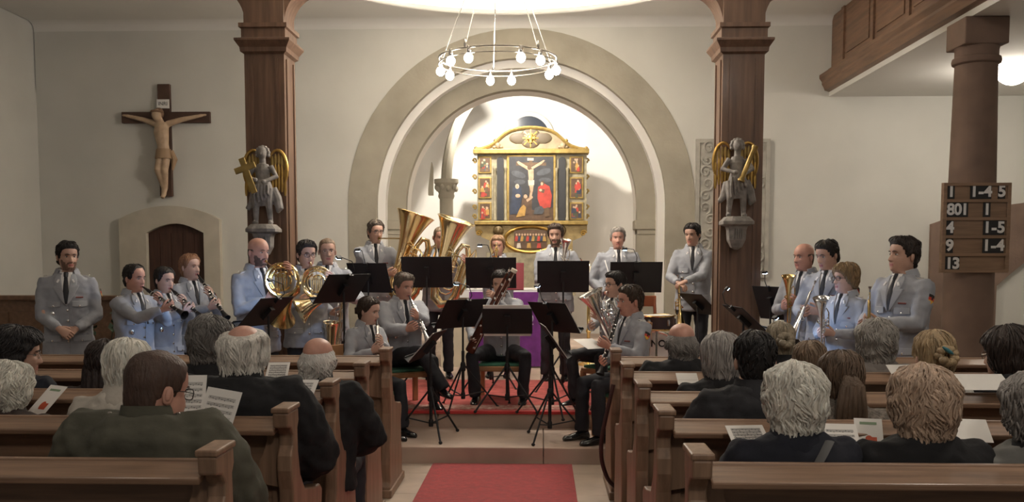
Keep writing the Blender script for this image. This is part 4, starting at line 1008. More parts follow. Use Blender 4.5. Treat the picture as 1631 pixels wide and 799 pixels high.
    for sx, S, E, Wt, hd, nn in A_:
        fo = (Wt - E).normalized(); a_ = Mt @ Vector((sx * .12, .0, 1.40)); sh = Mt @ Vector((sx * (.168 + build), .003, 1.414)); gg = g * .8
        q.tube([a_, sh, S * .72 + E * .28, S * .3 + E * .7, E, E + fo * .10, Wt - fo * .005], [.075 + gg, .078 + gg, .066 + gg, .058 + gg, .055 + gg, .051 + gg, .041 + gg], 12)
    q.xf(K); q.build('jacket' if outfit == 'uniform' else 'coat', jm, root, remesh=.013, sm=4, wrinkle=.022 if outfit == 'uniform' else .03)
    def on(x, z, o): return Mt @ Vector((x, trunk_y(x, z, g) - o, z))
    if outfit == 'uniform':
        V0, V1 = 1.235, 1.50
        q = MB(); rows = []
        for z in np.linspace(V0, 1.515, 10):
            w = .004 + .044 * ((z - V0) / (V1 - V0)) ** .9; rows.append([on(x * w, z, .007) for x in (-1, -.5, 0, .5, 1)])
        q.loft(rows, False, closed=False)
        ring = [[Mt @ Vector((.066 * math.sin(a) * e, .012 - .062 * math.cos(a) * e, z - .022 * max(0, math.cos(a)))) for a in np.linspace(0, 2 * PI, 19)[:-1]] for z, e in ((1.49, .92), (1.545, .95), (1.552, .97), (1.528, 1.03))]
        q.loft(ring, False); q.xf(K); q.build('shirt_collar', white_m, root, fix=False)
        q = MB(); rows = []
        for z, w in ((1.245, .020), (1.30, .026), (1.40, .020), (1.47, .014), (1.478, .018), (1.505, .020), (1.515, .016)):
            rows.append([on(-w, z, .011), on(0, z, .017 + (.008 if z > 1.475 else 0)), on(w, z, .011)])
        q.loft(rows, False, closed=False); q.xf(K); q.build('tie', tie_m, root, fix=False)
        for sx in (-1, 1):
            q = MB(); rows = []
            for z, wo in ((1.235, .004), (1.28, .028), (1.33, .05), (1.385, .07), (1.40, .074), (1.405, .052), (1.43, .055), (1.46, .05), (1.495, .032)):
                xi = .004 + .036 * ((z - V0) / (V1 - V0)) ** .9; rows.append([on(sx * xi, z, .004), on(sx * (xi + .004), z, .019), on(sx * (xi + wo * .6), z, .018), on(sx * (xi + wo), z, .014), on(sx * (xi + wo), z, -.004)])
            q.loft(rows, False, closed=False)
            ri = [[Mt @ Vector((sx * .082 * math.sin(a), .012 - .078 * math.cos(a), z0 + .012)), Mt @ Vector((sx * .072 * math.sin(a), .012 - .068 * math.cos(a), z0 + .045)), Mt @ Vector((sx * .082 * math.sin(a) * 1.06, .012 - .078 * math.cos(a) * 1.06, z0 + .04)), Mt @ Vector((sx * .1 * math.sin(a) * 1.1, .012 - .09 * math.cos(a) * 1.1, z0 - .01))] for a, z0 in ((.75, 1.485), (1.1, 1.495), (1.6, 1.505), (2.2, 1.51), (PI, 1.512))]
            q.loft(ri, False, closed=False); q.xf(K); lp = q.build('lapel', uni_d, root, fix=False)
            q = MB(); q.tube([on(sx * .052, 1.452, .016), on(sx * .066, 1.425, .016)], [.010, .010], 4); q.xf(K); q.build('collar_patch', white_m, lp)
            q = MB(); e0 = Mt @ Vector((sx * .085, .0, 1.482)); e1 = Mt @ Vector((sx * .19, .0, 1.462 - .004)); dv = (e1 - e0); fw = Mt.to_3x3() @ Vector((0, -1, 0)); upv = dv.cross(fw).normalized(); upv = upv if upv.z > 0 else -upv
            q.loft([[e0 + dv * t + fw * (w * a) + upv * (h_ + .012 * math.sin(PI * t)) for a, h_ in ((-1, -.02), (1, -.02), (1, .006), (-1, .006))] for t, w in ((0, .016), (.15, .021), (.6, .024), (1, .026))], True); q.xf(K); stp = q.build('shoulder_strap', uni_l, root, smooth=False)
            q = MB(); q.ell(e0 + dv * .15 + upv * .02, (.007, .007, .005), 8, 5); q.ell(e0 + dv * .75 + upv * .022, (.012, .006, .004), 6, 4); q.xf(K); q.build('rank_pin', silver, stp)
            for pzz, pw, px_ in ((1.245, .055, .103), (.95, .065, .115)):
                if pose == 'sit' and pzz < 1.0: continue
                q = MB(); rows = [[on(sx * (px_ + pw * u), pzz + dz - .006 * (1 - abs(u)) * (dz < 0), o_) for u in (-1, -.5, 0, .5, 1)] for dz, o_ in ((.024, -.004), (.022, .011), (-.022, .014), (-.024, -.004))]
                q.loft(rows, False, closed=False); q.xf(K); fl_ = q.build('pocket_flap', uni_d, root, fix=False)
                q = MB(); q.ell(on(sx * px_, pzz - .018, .013), (.009, .006, .009), 8, 5, M=None); q.xf(K); q.build('button', silver, fl_)
        for z in (1.19, 1.10, 1.01, .925):
            q = MB(); q.ell(on(.008, z, .006), (.011, .007, .011), 10, 6); q.xf(K); q.build('button', silver, root)
        q = MB(); q.tube([on(.022, z, .002) for z in np.linspace(1.24, hem + .005, 10)], .0022, 4); q.xf(K); q.build('front_seam', mat('seam_line', (.30, .295, .30), .9), root)  # thin darker placket line down the jacket front
        ex = extra or {}
        if ex.get('badge', True):
            q = MB(); q.ell(on(-.11, 1.155, .006), (.02, .005, .026), 10, 6); q.ell(on(-.11, 1.16, .011), (.011, .004, .013), 8, 6); q.xf(K); q.build('breast_badge', [nickel], root)
            q = MB(); a0, a1 = on(.075, 1.30, .004), on(.13, 1.30, .004); q.tube([a0, a1], .007, 6); q.xf(K); q.build('ribbon_bar', mat('ribbon', (.22, .06, .05), .7), root)
        if ex.get('cord'):
            q = MB(); q.tube([Mt @ Vector((-.165, -.03, 1.45)), on(-.15, 1.36, .012), on(-.12, 1.25, .02), on(-.06, 1.24, .016), on(-.02, 1.32, .014), on(-.035, 1.40, .014)], .007, 6); q.xf(K); q.build('aiguillette', white_m, root)
        sx, S, E, Wt, hd, nn = A_[0]      # flag badge on the left upper arm
        ax = (E - S).normalized(); out = (S - Mt @ Vector((0, 0, 1.38))); out = (out - ax * out.dot(ax)).normalized(); sd_ = ax.cross(out)
        pc0 = S + ax * .095 + out * .071
        q = MB(); shape = [(-.028, .034), (.028, .034), (.028, -.01), (0.018, -.028), (0, -.038), (-.018, -.028), (-.028, -.01)]
        bend = lambda u, v, o: pc0 + sd_ * (u * 1.) - ax * v + out * (o - u * u * 7)
        zl = [(.034, .012, 0), (.012, -.010, 1), (-.010, -.038, 2)]
        for za, zb_, mi_ in zl:
            cl = [p for p in shape if zb_ <= p[1] <= za]
            wA = .028; wB = .028 if zb_ >= -.01 else .004
            q.add([bend(-wA, za, .004), bend(0, za, .005), bend(wA, za, .004), bend(wB, zb_, .004), bend(0, zb_, .005), bend(-wB, zb_, .004)], [(0, 1, 4, 5), (1, 2, 3, 4)], mi_)
        q.add([bend(.008 * math.cos(t), .002 + .010 * math.sin(t), .007) for t in np.linspace(0, 2 * PI, 9)[:-1]], [tuple(range(8))], 0)
        q.xf(K); q.build('flag_badge', [mat('flag_black', (.02, .018, .018), .7), mat('flag_red', (.55, .05, .03), .7), mat('flag_gold', (.75, .42, .05), .7)], root, smooth=False, fix=False)
    else:
        # coat collar, standing up around the neck
        cc = collar or .05
        q = MB(); ring = [[Mt @ Vector((r_ * math.sin(a), .012 - r_ * .95 * math.cos(a), 1.49 + dz - .03 * max(0, math.cos(a)))) for a in np.linspace(0, 2 * PI, 25)[:-1]] for r_, dz in ((.108 + g * .5, -.05), (.105 + g * .5, -.01), (.097, .02), (.090, cc), (.080, cc - .004), (.082, -.03))]
        if (extra or {}).get('straps'):
            for sx in (-1, 1):
                z1 = MB(); e0 = Mt @ Vector((sx * .10, .03, 1.505)); e1 = Mt @ Vector((sx * (.205 + build), .03, 1.475)); dv = e1 - e0; bk_ = Mt.to_3x3() @ Vector((0, 1, 0)); upv = dv.cross(bk_).normalized(); upv = upv if upv.z > 0 else -upv
                z1.loft([[e0 + dv * t_ + bk_ * (w_ * a_) + upv * (h_ + .02 * math.sin(PI * t_)) for a_, h_ in ((-1, -.03), (1, -.03), (1, .008), (-1, .008))] for t_, w_ in ((0, .014), (.1, .022), (.6, .025), (1, .028))], True); z1.xf(K); st2 = z1.build('shoulder_strap', jm, root, smooth=False, bevel=.003)
                z1 = MB(); z1.ell(e0 + dv * .14 + upv * .02 + bk_ * .01, (.009, .009, .006), 8, 5); z1.xf(K); z1.build('button', metal_frame, st2)
        q.loft(ring, True); q.xf(K); q.build('collar', (extra or {}).get('collar_mat', jm), root, fix=True)
    return dict(root=root, M=MW, Mt=MW @ Mt, Mh=MW @ Mh, mouth=MW @ mouth, k=k, loc=loc, seat=zf + k * (pz - .09), arms=[(sx, MW @ Wt, MW.to_3x3() @ hd) for sx, S, E, Wt, hd, nn in A_])
# ------------------------------------------------------------------ instruments
def frame(p, z, y=(0, 1, 0)):
    z = Vector(z).normalized(); y = Vector(y); x = y.cross(z)
    x = x.normalized() if x.length > 1e-5 else z.orthogonal().normalized(); y = z.cross(x)
    M = Matrix((x, y, z)).transposed().to_4x4(); M.translation = Vector(p); return M
def mthing(name, label, cat, M, group=None):
    o = thing(name, label, cat, (0, 0, 0), 0, group); o.matrix_world = M; return o
def clarinet(p0, p1, label, keys=nickel, bodym=None, name='clarinet', L=None, curve=False):
    p0, p1 = Vector(p0), Vector(p1); M = frame(p0, p1 - p0); L = (p1 - p0).length; t = mthing(name, label, 'clarinet' if name == 'clarinet' else name, M)
    bodym = bodym or ebony
    q = MB(); q.lathe([(.004, -.01), (.008, .02), (.011, .06), (.012, .07)], 10); q.build('mouthpiece', ebony, t)
    q = MB(); q.lathe([(.0145, .07), (.0155, .10), (.0145, .13), (.0135, .14), (.014, L * .5), (.016, L * .52), (.0145, L * .54), (.0155, L * .82)], 12); q.build('body', bodym, t)
    q = MB(); q.lathe([(.0155, L * .82), (.018, L * .87), (.026, L * .95), (.038, L), (.036, L), (.02, L * .93)], 16, cap=False); q.build('bell', bodym, t)
    q = MB()
    for z in (.13, L * .5, L * .53, L * .83): q.lathe([(.0165, z), (.0165, z + .007)], 12, M=Matrix())
    for k in range(9):
        z = .17 + (L * .8 - .2) * k / 8; a = -PI / 2 + .7 * math.sin(k * 2.1); c = Vector((.019 * math.cos(a), .019 * math.sin(a), z)); q.ell(c, (.009, .009, .009), 8, 5)
    for sx in (-1, 1): q.tube([(sx * .017, -.004, .16), (sx * .019, -.006, L * .4), (sx * .018, -.004, L * .5)], .003, 5); q.tube([(sx * .018, -.006, L * .56), (sx * .02, -.006, L * .78)], .003, 5)
    q.build('keys', keys, t); return t
def bellprof(r0, r1, z0, z1, n=12, p=3.2, th=.003):
    out = [(r0 + (r1 - r0) * ((i / n) ** p * .75 + .25 * (i / n)), z0 + (z1 - z0) * i / n) for i in range(n + 1)]
    return out + [(r1 + th, z1 + th)] + [(max(.004, r - th), z) for r, z in out[::-1]]
def trumpet(M, label, m=brass, name='trumpet', sc=1.):          # bell towards +Z, valves along -Y ... mouthpiece at -Z
    t = mthing(name, label, 'trumpet', M)
    q = MB(); q.lathe(bellprof(.007, .06, -.05, .24), 20, cap=False); q.build('bell', m, t)
    q = MB(); q.tube([(0, 0, -.05), (0, 0, -.16), (0, .012, -.19), (0, .04, -.20), (0, .068, -.19), (0, .08, -.16), (0, .08, .10)], .0065, 8)
    q.tube([(0, .08, .10), (.02, .08, .135), (.035, .08, .10), (.035, .08, -.02)], .006, 8)
    q.tube([(.0, .075, -.21), (.0, .076, -.26)], .0055, 8); q.tube([(0, .0, .02), (-.03, .0, .05), (-.035, .04, .05), (0, .08, .05)], .006, 8)
    q.build('tubing', m, t)
    for k in range(3):
        q = MB(); q.lathe([(.010, -.04), (.0115, -.035), (.0115, .06), (.010, .065), (.003, .068), (.003, .095), (.009, .096), (.009, .101)], 12, M=Matrix.Translation((.014, .04, -.035 + .03 * k)) @ Matrix.Rotation(-PI / 2, 4, 'X')); q.build('valve', m, t)
    q = MB(); q.lathe([(.004, -.25), (.006, -.28), (.013, -.30), (.011, -.302)], 12, M=Matrix.Translation((0, .076, 0))); q.build('mouthpiece', silver, t)
    return t
def horn(C, mouth, bell_dir, label, m=brass):
    M = Matrix.Translation(C); t = mthing('french_horn', label, 'french horn', M); ml = Vector(mouth) - Vector(C)
    q = MB(); FR = Matrix.Rotation(PI / 2, 3, 'X')
    q.tube([(.135 * math.cos(a), -.01 + .03 * (i / 30), .135 * math.sin(a)) for i, a in enumerate(np.linspace(-.3, 2 * PI * .93, 31))], [.012 + .010 * i / 30 for i in range(31)], 8); q.build('main_coil', m, t)
    bd = Vector(bell_dir).normalized(); B0 = Vector((.10, .06, -.08))
    q = MB(); pts = [Vector((.13, .02, -.02)), Vector((.11, .05, -.09)), Vector((.04, .06, -.135)), Vector((.04, .06, -.135)) + bd * .07]
    q.tube(pts, [.02, .026, .034, .045], 10); o = q.build('bell_tail', m, t)
    q = MB(); q.lathe(bellprof(.042, .135, 0, .20, p=2.4), 24, M=frame(Vector((.04, .06, -.135)) + bd * .05, bd), cap=False); q.build('bell', m, t)
    q = MB(); q.tube([ml, ml * .7 + Vector((0, 0, .01)), Vector((-.02, -.03, .12)), Vector((.10, -.03, .09)), Vector((.125, -.03, .0))], [.005, .006, .007, .008, .009], 8); q.lathe([(.012, -.004), (.006, .03), (.005, .06)], 10, M=frame(ml, -ml)); q.build('leadpipe', m, t)
    for k in range(3):
        x = -.035 + .035 * k; q = MB(); q.lathe([(.015, -.02), (.016, -.018), (.016, .022), (.012, .026)], 12, M=Matrix.Translation((x, -.045, .04)) @ Matrix.Rotation(PI / 2, 4, 'X')); v_ = q.build('valve', m, t)
        q = MB(); q.tube([(x, -.045, .045), (x, -.05, .10), (x + .012, -.05, .125)], .003, 5); q.ell((x + .012, -.05, .128), (.014, .006, .006), 8, 5); q.build('lever', m, v_)
        q = MB(); dx = .02; L_ = .10 - .02 * k; q.tube([(x - dx * .4, -.04, .03), (x - dx * .6, -.04, -L_ + .02), (x - dx * .2, -.04, -L_ - .01), (x + dx * .4, -.04, -L_), (x + dx * .5, -.04, .03)], .0065, 8); q.build('tuning_slide', m, t)
    q = MB()
    for r, yy, a0, a1 in ((.105, -.03, .4, 3.9), (.085, -.02, 2.0, 5.6), (.065, .02, -.5, 2.4)): q.tube([(r * math.cos(a), yy, r * math.sin(a)) for a in np.linspace(a0, a1, 18)], .0075, 8)
    q.build('inner_tubing', m, t); return t
def tuba(M, label, m=brass, sc=1., name='tuba', mouth=None, flip=1):
    M = M @ Matrix.Diagonal((sc * flip, sc, sc, 1)); t = mthing(name, label, name, M)
    q = MB(); q.lathe(bellprof(.055, .205, -.05, .53, n=16, p=3.0), 30, cap=False); q.build('bell', m, t)
    q = MB(); q.torus((0, 0, .532), .206, .006, 36, 6); q.build('bell_rim', m, t)
    P_ = [(0, 0, -.03), (0, 0, -.22), (.03, .0, -.34), (.12, 0, -.40), (.21, 0, -.36), (.25, 0, -.26), (.25, 0, .0), (.245, .0, .22), (.21, -.02, .30), (.16, -.05, .30), (.13, -.06, .22), (.13, -.06, -.12)]
    q = MB(); q.tube(P_, [.057, .055, .053, .051, .049, .047, .040, .034, .031, .028, .025, .022], 14); q.build('main_bow', m, t)
    q = MB()
    for x0, x1, z0, z1, y in ((.05, .20, -.26, .12, -.085), (.08, .22, -.20, .18, -.10), (.03, .11, -.12, .20, -.095)):
        c = [(x0, y, z0 + .04), (x0, y, z1 - .04), ((x0 + x1) / 2 - .03, y, z1), ((x0 + x1) / 2 + .03, y, z1), (x1, y, z1 - .04), (x1, y, z0 + .04), ((x0 + x1) / 2 + .03, y, z0), ((x0 + x1) / 2 - .03, y, z0), (x0, y, z0 + .04)]
        q.tube(c, .0105, 8)
    q.tube([(.30, -.02, -.22), (.335, -.03, -.05), (.335, -.03, .22), (.31, -.03, .30), (.28, -.03, .22), (.28, -.03, -.1)], .014, 8)
    q.build('slides', m, t)
    for k in range(4):
        q = MB(); q.lathe([(.022, -.04), (.024, -.035), (.024, .035), (.020, .04)], 14, M=Matrix.Translation((.10, -.11, -.10 + .055 * k)) @ Matrix.Rotation(PI / 2, 4, 'X')); v_ = q.build('valve', m, t)
        q = MB(); q.tube([(.10, -.15, -.10 + .055 * k), (.17, -.16, -.10 + .055 * k)], .004, 5); q.ell((.18, -.16, -.10 + .055 * k), (.018, .012, .005), 8, 5); q.build('paddle', m, v_)
    mp = (M.inverted() @ Vector(mouth)) if mouth is not None else Vector((-.15, -.1, .35))
    q = MB(); mid = Vector((.02, -.07, .26)); q.tube([mp, mp * .6 + mid * .4 + Vector((0, -.02, 0)), mid, (.1, -.09, .2), (.12, -.1, .12)], [.007, .008, .009, .01, .011], 8); q.lathe([(.018, -.004), (.017, .006), (.008, .03), (.006, .07)], 12, M=frame(mp, mid - mp)); q.build('leadpipe', m, t)
    q = MB(); q.tube([(0, -.058, .05), (0, -.075, .09), (.0, -.062, .13)], .006, 6); q.build('brace_ring', m, t)
    return t
def saxophone(M, label, m=brass):
    t = mthing('saxophone', label, 'saxophone', M)
    q = MB(); q.tube([(0, 0, .30), (0, 0, -.25), (.0, -.02, -.33), (0, -.07, -.365), (0, -.12, -.33), (0, -.135, -.25)], [.014, .03, .034, .038, .042, .046], 12); q.build('body', m, t)
    q = MB(); q.lathe(bellprof(.045, .075, 0, .22, p=2.6), 22, M=frame((0, -.135, -.26), (0, -.18, 1)), cap=False); q.build('bell', m, t)
    q = MB(); q.tube([(0, 0, .30), (0, .01, .36), (0, .05, .40), (0, .13, .40)], [.012, .011, .010, .008], 8); q.build('neck', m, t)
    q = MB(); q.tube([(0, .12, .40), (0, .2, .385)], [.012, .006], 8); q.build('mouthpiece', ebony, t)
    q = MB()
    for k in range(10): q.lathe([(.02, 0), (.02, .006)], 10, M=frame((.028 if k % 2 else -.026, -.022, .2 - .045 * k), (1 if k % 2 else -1, -1, 0)))
    for sx in (-1, 1): q.tube([(sx * .035, -.03, .25), (sx * .045, -.035, -.25)], .004, 5)
    q.build('keywork', nickel, t); return t
def bassoon(p0, p1, mouth, label):
    p0, p1 = Vector(p0), Vector(p1); M = frame(p1, p0 - p1, (0, 1, 0)); L = (p0 - p1).length; t = mthing('bassoon', label, 'bassoon', M)
    q = MB(); q.lathe([(.03, 0), (.034, .01), (.034, .36), (.028, .38)], 14, M=Matrix.Diagonal((1.35, 1, 1, 1))); q.build('boot_joint', maple, t)
    q = MB(); q.lathe([(.019, .36), (.019, L * .72), (.022, L * .73), (.018, L * .76), (.020, L * .97), (.026, L * .98)], 14, M=Matrix.Translation((.018, 0, 0))); q.build('long_joint', maple, t)
    q = MB(); q.lathe([(.027, L * .965), (.029, L * .98), (.029, L), (.018, L), (.014, L * .985)], 16, M=Matrix.Translation((.018, 0, 0)), cap=False); q.build('ivory_ring', mat('ivory', (.80, .74, .62), .4), t)
    q = MB(); q.lathe([(.015, .36), (.014, .62), (.010, .80)], 12, M=Matrix.Translation((-.024, 0, 0))); q.build('wing_joint', maple, t)
    ml = M.inverted() @ Vector(mouth); q = MB(); q.tube([(-.024, 0, .80), (-.03, -.01, .86), Vector((-.03, -.03, .86)) * .5 + ml * .5 + Vector((0, 0, .03)), ml], [.004, .004, .003, .003], 6); q.build('crook', nickel, t)
    q = MB()
    for k in range(12): z = .06 + k * .07; q.ell((.02 - .04 * (k % 2), -.036 if z < .37 else -.022, z), (.012, .008, .012), 8, 5)
    q.tube([(.03, -.03, .05), (.03, -.032, .35)], .004, 5); q.tube([(.03, -.02, .4), (.03, -.02, .85)], .004, 5); q.build('keys', nickel, t); return t
# ------------------------------------------------------------------ music stands
led_m = mat('led_white', (.55, .75, 1), .4, emit=18)
def stand(px, py, d, yaw, tilt, zf, label, w=.52, h=.33, led=False, leg=1.0, sheet=True, rot=0., book=None):
    """desk centre at pixel, facing yaw (deg, 0 = sheet side towards -Y); tilt = lean back of the desk"""
    C = at(px, py, d); yw = math.radians(yaw); t = thing('music_stand', label, 'music stand', (C.x, C.y, zf), yw, 'music stands of the band')
    hz = C.z - zf; tl = math.radians(tilt)
    q = MB(); q.tube([(0, .02, .10), (0, .02, .52)], .014, 8); q.tube([(0, .02, .5), (0, .02, hz - .02)], .009, 8); q.build('pole', stand_m, t)
    q = MB(); q.lathe([(.02, .44), (.024, .45), (.024, .50), (.018, .52)], 10, M=Matrix.Translation((0, .02, -.10))); q.build('collar', stand_m, t); q = MB(); q.lathe([(.018, .09), (.02, .10), (.02, .14), (.016, .15)], 10, M=Matrix.Translation((0, .02, 0))); q.build('lower_collar', stand_m, t)
    for k in range(3):
        a = 2 * PI * k / 3 + .5; c, s = math.cos(a), math.sin(a); q = MB(); q.tube([(.02 * c, .02 + .02 * s, .385), (.31 * c * leg, .02 + .31 * s * leg, .015)], .0085, 6); l_ = q.build('leg', stand_m, t)
        q = MB(); q.tube([(.018 * c, .02 + .018 * s, .12), (.20 * c * leg, .02 + .20 * s * leg, .155)], .006, 6); q.build('strut', stand_m, l_)
        q = MB(); q.ell((.31 * c * leg, .02 + .31 * s * leg, .014), (.016, .016, .014), 8, 6); q.build('rubber_foot', stand_m, l_)
    D = Matrix.Translation((0, .0, hz)) @ Matrix.Rotation(rot, 4, 'Y') @ Matrix.Rotation(-tl, 4, 'X')
    q = MB(); q.box((0, .0, 0), (w, .006, h)); q.xf(D); dk = q.build('desk', stand_m, t, smooth=False, bevel=.003)
    q = MB(); q.box((0, -.028, -h / 2), (w, .06, .006)); q.box((0, -.056, -h / 2 + .008), (w, .005, .02)); q.xf(D); q.build('lip', stand_m, dk, smooth=False)
    q = MB(); q.box((0, .02, 0), (.05, .04, .12)); q.xf(D); q.build('bracket', stand_m, dk, smooth=False)
    if sheet:
        q = MB(); q.box((0, -.008, .0), (.42, .004, .30)); q.xf(D); sh = q.build('sheet_music', paper, t, smooth=False)
        q = MB()
        for sx in (-1, 1):
            for i in range(8):
                for j in range(3): q.box((sx * .105, -.0105, .12 - i * .034 - j * .006), (.17, .001, .0015))
        q.xf(D); q.build('staves', ink, sh, smooth=False)
    if led:
        q = MB(); g = [(.0, .012, h / 2 - .01), (.0, .02, h / 2 + .06), (.03, -.03, h / 2 + .12), (.10, -.09, h / 2 + .11)]; q.tube(g, .004, 6); q.box((0, .01, h / 2 - .02), (.04, .03, .05)); q.xf(D); lp = q.build('gooseneck_light', stand_m, t)
        q = MB(); q.box((.115, -.10, h / 2 + .10), (.05, .03, .018)); q.xf(D); q.build('light_head', stand_m, lp, smooth=False)
        q = MB(); q.box((.115, -.10, h / 2 + .089), (.04, .022, .006)); q.xf(D); q.build('led', led_m, lp, smooth=False)
        if led == 2:
            W_ = Matrix.Translation((C.x, C.y, zf)) @ Matrix.Rotation(yw, 4, 'Z') @ D
            lamp('stand_led', 'SPOT', W_ @ Vector((.115, -.10, h / 2 + .07)), 5.0, (.35, .58, 1), .02, aim=W_ @ Vector((.0, -.35, -.15)), spot_size=math.radians(120), spot_blend=.6)
    return t
# ------------------------------------------------------------------ the band
def AR(L=None, R=None):
    def f(Mt, Mh, mouth, iM):
        out = {}
        for key, sp, sx in (('L', L, 1), ('R', R, -1)):
            if sp is None: continue
            if isinstance(sp, dict):
                G = iM @ sp['g'] if 'g' in sp else Vector(sp['l']); hd = sp.get('hd'); n = sp.get('n'); hint = sp.get('hint')
            else: G = iM @ Vector(sp); hd = n = hint = None
            el = Mt @ Vector((sx * .27, -.02, 1.10))
            if hd is None: hd = (G - el).normalized()
            if n is None: n = Vector((-sx * .8, -.2, .45))
            out[key] = (G, hd, n, hint or (sx * .75, .35, -.8))
        return out
    return f
def line(a, c, t): return a + (c - a) * t
BAND = 'uniformed musicians'
# left: standing conductor-like man
person('man with dark quiff in grey uniform, hands clasped, standing before the choir stall', (107, 384), 7.6, 0, 22, head=(22, 3, 0), hair=('quiff', DK), beard=('full', (.20, .115, .08)), group=BAND,
       arms=AR(dict(l=(.01, -.26, .99), hd=(-.75, -.25, -.55), n=(0, .9, -.3)), dict(l=(.02, -.29, 1.0), hd=(.75, -.3, -.5), n=(0, .9, -.3))))
# clarinets
def clar_player(label, top, d, yaw, bell, db, hair, cl_label, fem=0., head=(0, 6, 0), hs=1.03, lean=0, **kw):
    B = at(bell[0], bell[1], db); st_ = {}
    def arms(Mt, Mh, mouth, iM):
        b = iM @ B; st_['m'] = mouth.copy()
        u = (b - mouth).normalized(); st_['b'] = mouth + u * .64
        gL, gR = mouth + u * .26, mouth + u * .44
        return dict(L=(gL, (-.55, -.5, .45), (-.6, .2, .5), (.6, .1, -1)), R=(gR, (.55, -.55, .35), (.6, .2, .5), (-.6, .1, -1)))
    p = person(label, top, d, yaw=yaw, hair=hair, fem=fem, head=head, hs=hs, lean=lean, arms=arms, group=BAND, **kw)
    clarinet(p['M'] @ st_['m'], p['M'] @ st_['b'], cl_label); return p
clar_player('man in grey uniform with receding dark hair playing clarinet', (214, 420), 7.35, 62, (322, 520), 6.95, ('recede', DK), 'black clarinet played by the man with receding hair', skinm=skin_r, head=(6, 4, 0))
clar_player('dark-haired woman in grey uniform playing clarinet between two other clarinettists', (262, 425), 7.85, 58, (338, 520), 7.4, ('tied', DK), 'black clarinet played by the dark-haired woman', .8, skinm=skin_p)
clar_player('red-blonde woman in grey uniform playing clarinet before the dark door', (303, 404), 8.4, 52, (378, 532), 8.0, ('tied', (.33, .16, .08)), 'black clarinet played by the red-blonde woman', .8, skinm=skin_p, head=(10, 0, 0))
# horns
C1 = at(450, 446, 7.45)
p = person('bald bearded man in grey uniform playing a gold french horn before the pillar', (411, 377), 7.75, yaw=50, hair=('bald', (.10, .07, .05)), beard=('full', (.13, .07, .05)), skinm=skin_r, head=(8, 4, 0), group=BAND,
           arms=AR(at(462, 425, 7.42), at(440, 470, 7.55)))
horn(C1, p['mouth'], (-.5, .5, -.75), 'gold french horn held by the bald bearded man', brass)
C2 = at(506, 450, 7.98)
p = person('dark-haired man with glasses in grey uniform playing a silver-gold french horn', (488, 382), 8.3, yaw=22, hair=('short', DK), glasses='dark', head=(14, 6, 0), group=BAND,
           arms=AR(at(528, 440, 7.95), at(488, 478, 8.1)))
horn(C2, p['mouth'], (-.85, -.35, -.45), 'french horn with a pale bell held by the man with glasses', mat('pale_brass', (.86, .72, .45), .16, 1.))
p = person('shaven-headed man with thin glasses in grey uniform behind the horn players', (521, 378), 8.8, yaw=14, hair=('crop', (.20, .13, .08)), glasses='wire', head=(6, 2, 0), group=BAND, arms=AR(at(552, 470, 8.45), at(540, 500, 8.45)))
saxophone(frame(at(543, 505, 8.42), (.12, 0, 1), (.3, 1, 0)), 'brass saxophone hanging before the shaven-headed man', mat('silver_gold', (.85, .74, .55), .17, 1.))
# tubas (upright, bell tipped to the right)
TB = 9.72
base = at(638, 417, TB); tip = at(662, 341, TB + .03)
p = person('man with dark-rimmed glasses and grey-brown hair holding a brass tuba', (598, 350), 10.0, Z2, 18, hair=('short', (.10, .075, .055)), glasses='dark', head=(16, 4, 0), group=BAND,
           arms=AR(at(648, 425, TB - .12), at(632, 440, TB - .16)))
tuba(frame(base, tip - base, (0, 1, -.2)), 'large golden brass tuba with its bell tipped up', brass_red, 1.0, 'tuba', p['mouth'])
base = at(703, 424, TB); tip = at(727, 349, TB - .06)
p = person('bald man in grey uniform half hidden behind a silver tuba', (701, 360), 10.1, Z2, 12, hair=('crop', (.22, .16, .11)), head=(10, 8, 4), skinm=skin_r, group=BAND, arms=AR(at(741, 412, TB - .1), at(722, 425, TB - .16)))
tuba(frame(base, tip - base, (0, 1, -.25)), 'silver and brass tuba with a wide pale bell', mat('pale_brass', (.86, .72, .45), .16, 1.), .98, 'tuba', p['mouth'])
# back row centre
p = person('fair-haired ruddy man in grey uniform blowing a trumpet before the altarpiece', (793, 374), 10.2, Z2, -4, hair=('short', (.36, .22, .12)), skinm=skin_r, head=(-3, 6, 0), group=BAND, arms=AR(at(800, 421, 9.85), at(786, 422, 9.85)))
trumpet(frame(p['mouth'] + Vector((0, -.30, -.05)), (0.0, -1, -.25), (0, 0, 1)), 'trumpet pointing at the desk, blown by the fair-haired man', brass_red)
q = MB(); q.box2((-.13, -.008, -.15), (.13, .008, .15)); o = q.build('red_folder', mat('dark_red_board', (.20, .02, .03), .6), smooth=False, bevel=.004); o.location = at(815, 440, 9.75); o.rotation_euler = (-.3, 0, 0); tag(o, 'dark red music folder beside the stand of the ruddy trumpeter', 'folder')
p = person('bearded man with swept-up brown hair in pale grey uniform before the altarpiece', (885, 356), 9.9, Z2, -3, hair=('quiff', (.07, .045, .03)), beard=('full', (.10, .06, .035)), head=(-6, 2, 0), group=BAND, arms=AR(at(905, 430, 9.62), at(893, 438, 9.62)))
trumpet(frame(at(897, 418, 9.55), (.12, -.15, 1), (.3, 1, 0)), 'silver trumpet held upright by the bearded man', silver)
p = person('grey-haired heavy man in grey uniform standing beside the candle', (984, 361), 10.1, Z2, 2, hair=('short', (.34, .31, .28)), head=(-4, 2, 0), full=.6, build=.012, skinm=skin_r, group=BAND, extra=dict(cord=True), arms=AR(at(1000, 470, 9.9), at(972, 472, 9.9)))
